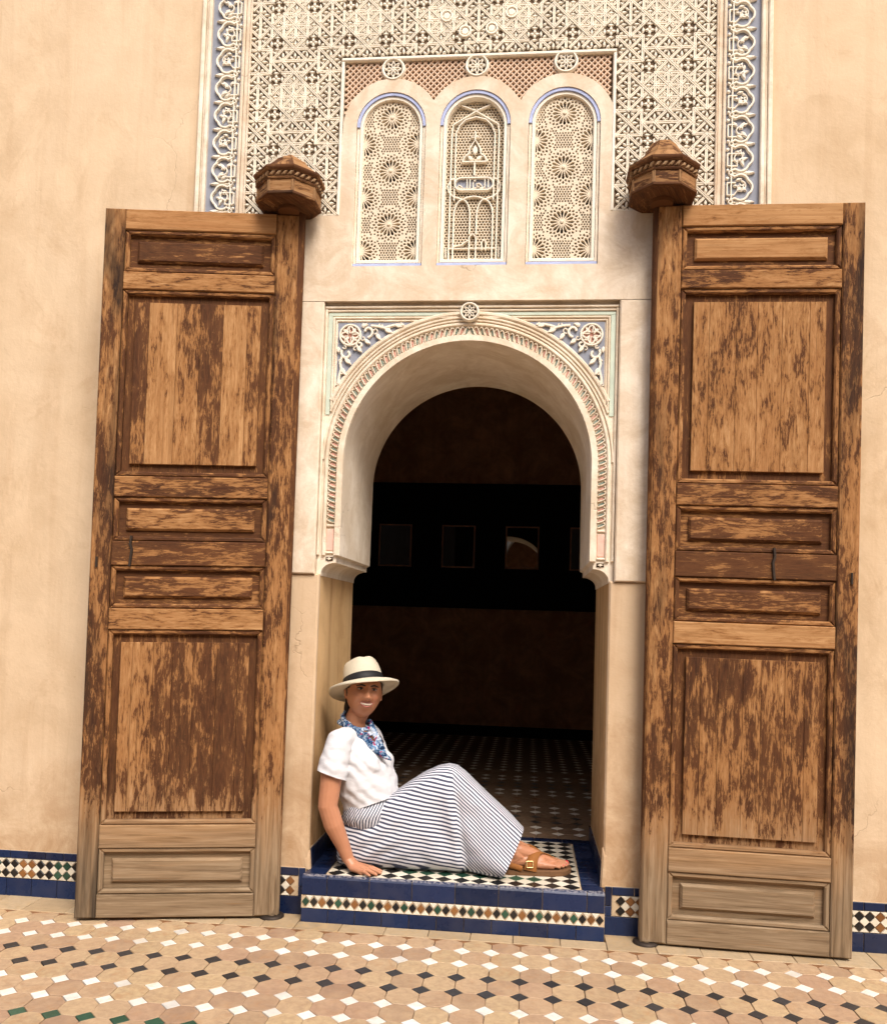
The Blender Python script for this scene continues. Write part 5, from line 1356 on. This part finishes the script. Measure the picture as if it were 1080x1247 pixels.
for i, (T, B, yn, yf, tw_) in enumerate(sub):
    for k in range(nS):
        a = 2*pi*k/nS; ca_ = cos(a); ca_ = (abs(ca_)**.72)*(1 if ca_ >= 0 else -1); up = (1+ca_)/2; sd_ = sin(a)                      # up: 1 top .. 0 bottom; sd_<0 near the camera
        c = B.lerp(T, up); ymid = lerp(B.y, T.y, up)
        near = lerp(yn, T.y-tw_, up**1.25); far = lerp(yf, T.y+tw_, up**1.25)
        e = abs(sd_)**.55
        y = ymid-(ymid-near)*e if sd_ < 0 else ymid+(far-ymid)*e
        x, z = c.x, c.z
        if sd_ < 0:
            dx_ = x-(K0.x+(K1.x-K0.x)*(K0.z-z)/(K0.z-K1.z)); vv = stripe_v(x, z)
            y += .016*gz(dx_-.012, .016)*min(1, (1-up)*2.2)*e - .012*gz(dx_+.022, .03)*e*min(1, (1-up)*2)  # the deep fold falling from the knee
            ph = vv*30+x*8
            y += e*(.0045*sin(x*34+z*22+2*wr((x*5, z*5, 0), 1))*(1-up)+.011*wr((x*7+z*5, z*9, 1), 1)+.005*wr((x*18, z*22, 4), 1))
            y += e*.010*sin((x*.55+z)*38+1.5)*gz(x-.02, .13)*min(1, (1-up)*1.6)*(.5+.5*sin(x*9))
            y += e*.010*sin((x*.7-z)*70+2*wr((x*6, z*6, 3), 1))*gz(x+.38, .13)*gz(z-.40, .13)
        z += .003*wr((x*14, y*14, 2), 1)*up
        if up < .15: z = max(z, .2125)
        sv.append(V(x, y, z)); suv.append((x, stripe_v(x, z)+.75*max(0, y-(lerp(yn, T.y-tw_, up**1.25)+.035))))
n2 = len(sub)
for i in range(n2-1):
    for k in range(nS): j = (k+1) % nS; sf.append((i*nS+k, i*nS+j, (i+1)*nS+j, (i+1)*nS+k))
sf.append(tuple(range(nS)))
me = bpy.data.meshes.new('skirt'); me.from_pydata([tuple(v) for v in sv], [], sf); ul = me.uv_layers.new(name='grain')
for l in me.loops: ul.data[l.index].uv = suv[l.vertex_index]
me.materials.append(M['stripe']); bm = bmesh.new(); bm.from_mesh(me); bmesh.ops.recalc_face_normals(bm, faces=bm.faces); bm.to_mesh(me); bm.free()
me.polygons.foreach_set('use_smooth', [True]*len(me.polygons)); me.update(); sk_o = dress('skirt', me)
# gathered yoke round the hips
ys = []; yv = []; yf = []; yu = []; nY = 96
ysec = [(V(-.428, .16, .512), .118, .146), (V(-.422, .16, .488), .128, .152), (V(-.416, .16, .462), .136, .160), (V(-.410, .16, .435), .140, .160), (V(-.400, .16, .395), .125, .130)]
for i, (c, f, s) in enumerate(ysec):
    for k in range(nY+1):
        a = 2*pi*k/nY; r = 1+.012*sin(a*26+i*.5)*(i > 0); yv.append(c+FW2*cos(a)*f*r+SID*sin(a)*s*r); yu.append((i*.035, a*.145*1.15+i*.030))
for i in range(len(ysec)-1):
    for k in range(nY): yf.append((i*(nY+1)+k, i*(nY+1)+k+1, (i+1)*(nY+1)+k+1, (i+1)*(nY+1)+k))
me = bpy.data.meshes.new('yoke'); me.from_pydata([tuple(v) for v in yv], [], yf); ul = me.uv_layers.new(name='grain')
for l in me.loops: ul.data[l.index].uv = yu[l.vertex_index]
me.materials.append(M['stripe']); me.polygons.foreach_set('use_smooth', [True]*len(me.polygons)); me.update(); dress('yoke', me, sk_o)

# --- scarf: a twisted ring round the neck with tails falling to the right
NK = V(-.505, .150, .880)
def ringpt(a, r, dz): return NK+V(r*cos(a)*1.05, r*sin(a)*1.05, dz)
scs = []
for ph, dz, r0 in ((0, .000, .068), (2.1, .013, .066), (4.2, -.012, .076)):
    pts = []
    for k in range(25):
        a = 2*pi*k/24; r = r0+.006*sin(3*a+ph); z = dz+.007*sin(2*a+ph)-.036*cos(a+.55)          # dips at the front
        pts.append(tuple(ringpt(a, r, z)))
    scs.append(tube(pts, [.0085+.0025*sin(k*1.7+ph) for k in range(25)], 8))
for path, rad in (([(-.072, .0, .035), (-.045, -.055, .005), (.02, -.075, -.045), (.09, -.07, -.095), (.14, -.06, -.130), (.182, -.05, -.160)], [.012, .017, .020, .021, .019, .007]),
                  ([(.062, .02, .012), (.092, -.02, -.03), (.125, -.045, -.08), (.150, -.058, -.128)], [.012, .016, .018, .013]),
                  ([(-.05, -.045, .020), (.0, -.068, -.015), (.06, -.060, -.050), (.10, -.06, -.09)], [.009, .013, .013, .010])):
    scs.append(tube([tuple(NK+V(*q)) for q in path], rad, 12, (V(.35, -.85, .35).normalized(), .5)))
def scarf_post(bm):
    bm.normal_update()
    for v in bm.verts: v.co += v.normal*(.0035*wr(v.co*1.0, 45)+.002*wr(v.co, 90))
dress('scarf', fuse('scarf', scs, .0045, M['scarf'], 2, scarf_post))

# --- straw hat with a black band
HT = HM @ Matrix.Translation((0, .010, .016)) @ Matrix.Rotation(radians(-21), 4, 'X') @ Matrix.Rotation(radians(-9), 4, 'Y')
hv = []; hf = []; nH = 56
prof = [(1.98, -.010), (2.0, -.006), (1.985, -.0025), (1.75, .0035), (1.45, .006), (1.15, .004), (1.03, .002), (1.0, .010), (.99, .040), (.965, .075), (.92, .100), (.84, .118), (.66, .126), (.40, .124), (.12, .121), (0.0, .121)]
under = [(1.98, -.013), (1.72, -.002), (1.4, .001), (1.1, -.001), (.97, -.002), (.93, .03), (.86, .08), (.5, .095), (0, .095)]
def hatpt(r, z, a):
    x, y = r*(.091 if r < 1.05 else .091-.010*(r-1.05)/.95)*sin(a), -r*(.103 if r < 1.05 else .103-.012*(r-1.05)/.95)*cos(a)
    if z > .06:                                     # pinched teardrop crown
        k = (z-.06)/.06; dip = gz(x, .022)*.007*k; z2 = z-dip*(1 if r < .9 else .3)
        x *= 1-.20*k*gz(y+.07, .05); z2 += .010*k*(-y/.1)*.8
        return V(x, y, z2)
    if r > 1.05:
        q = (r-1.05)/.95; z += .010*q*q*cos(2*a)*-1+ .010*q*q*(-cos(a)) 
        z -= .012*q*(1-cos(a))*.0
    return V(x, y, z)
for pr_, off in ((prof, 0), (under, 1)):
    b = len(hv)
    for r, z in pr_:
        for k in range(nH): hv.append(HT @ hatpt(r, z, 2*pi*k/nH))
    for i in range(len(pr_)-1):
        for k in range(nH): j = (k+1) % nH; hf.append((b+i*nH+k, b+i*nH+j, b+(i+1)*nH+j, b+(i+1)*nH+k))
b2 = len(prof)*nH
for k in range(nH): j = (k+1) % nH; hf.append((k, j, b2+j, b2+k))
hat = dress('hat', plain('hat', hv, hf, M['straw']))
bv = []; bf = []
for i, (r, z) in enumerate(((1.005, .003), (1.030, .005), (1.015, .046), (.985, .048))):
    for k in range(nH): bv.append(HT @ hatpt(r, z, 2*pi*k/nH))
for i in range(3):
    for k in range(nH): j = (k+1) % nH; bf.append((i*nH+k, i*nH+j, (i+1)*nH+j, (i+1)*nH+k))
dress('hat_band', plain('hat_band', bv, bf, M['hatband']), hat)

# --- sandals
def sandal(A, o, d, s, near):
    root_s = None; sole = []
    outl = [(-.045, .0), (-.040, .020), (-.020, .032), (.03, .034), (.09, .040), (.15, .052), (.20, .055), (.228, .046), (.238, .026), (.232, .002), (.212, -.025), (.185, -.043), (.14, -.050), (.08, -.042), (.03, -.036), (-.02, -.032), (-.040, -.020)]
    mb = MB(); fnS = lambda a, b, h: tuple(o+d*a*1.20+s*b*1.14+V(0, 0, TZ+.001+h))
    prism(mb, outl, fnS, 0, .026, .005)
    me = mb.data('sandal', M['footbed']); so = dress('sandal', me)
    def strap(pts, wd):
        vs = []; fs = []; pts = [Vector(A(*q)) for q in pts]; P = []
        for i in range(len(pts)-1):
            for k in range(3): P.append(pts[i].lerp(pts[i+1], k/3))
        P.append(pts[-1])
        for _ in range(2): P = [P[0]]+[(P[i-1]+P[i]*2+P[i+1])/4 for i in range(1, len(P)-1)]+[P[-1]]
        ax = o+d*.06+V(0, 0, TZ+.045)
        for i, p in enumerate(P):
            t_ = (P[min(i+1, len(P)-1)]-P[max(i-1, 0)]).normalized(); q = p-(o+d*(p-o).dot(d)+V(0, 0, TZ+.040)); q.z = max(q.z, .0); nrm = (q-t_*q.dot(t_)).normalized(); sd2 = t_.cross(nrm)
            w_ = wd[0]+(wd[1]-wd[0])*i/(len(P)-1)
            for u, h in ((-.5, -.001), (-.5, .003), (0, .0045), (.5, .003), (.5, -.001)): vs.append(p+sd2*u*w_+nrm*h)
        for i in range(len(P)-1):
            for k in range(4): fs.append((i*5+k, i*5+k+1, (i+1)*5+k+1, (i+1)*5+k))
            fs.append((i*5+4, i*5, (i+1)*5, (i+1)*5+4))
        return vs, fs
    dress('strap', plain('strap', *strap([(.060, -.043, -.004), (.066, -.041, .030), (.082, -.020, .064), (.108, .006, .062), (.145, .022, .040), (.175, .024, .012)], (.062, .018)), M['leather']), so)
    dress('strap', plain('strap', *strap([(.075, .042, -.004), (.080, .040, .030), (.092, .024, .062), (.120, .014, .054)], (.036, .020)), M['leather']), so)
    dress('strap', plain('strap', *strap([(.030, -.038, .002), (.0, -.036, .012), (-.03, -.030, .018), (-.045, 0, .020), (-.03, .030, .018), (.03, .038, .006)], (.026, .026)), M['leather']), so)
    bk = [A(.052+.0155*cos(q)*(1.15 if True else 1)+.006, -.0475+.0075*sin(q)*.9, .024+.0165*sin(q)) for q in [pi/4+k*pi/2 for k in range(4)]]
    pts = []
    for i in range(4):
        for k in range(3): pts.append(tuple(Vector(bk[i]).lerp(Vector(bk[(i+1) % 4]), k/3)))
    pts.append(pts[0]); dress('buckle', plain('buckle', *tube(pts, [.0021]*len(pts), 6), M['brass']), so)
    return so
sandal(A_R, oR, dR, sR, True); sandal(A_L, oL, dL, sL, False)
for A in (A_R,):
    for b, L, a0, r in ((.032, .056, .165, .0125), (.012, .052, .170, .0088), (-.005, .045, .166, .0082), (-.020, .038, .158, .0078)):
        c_ = Vector(A(a0+L*.98, b*1.02, .009+r*.62)); v, f = ball((0, 0, 0), r*.62, r*.62, r*.34, Matrix.Translation(c_), 10, 6)
        dress('toenail', plain('toenail', v, f, M['nail']))
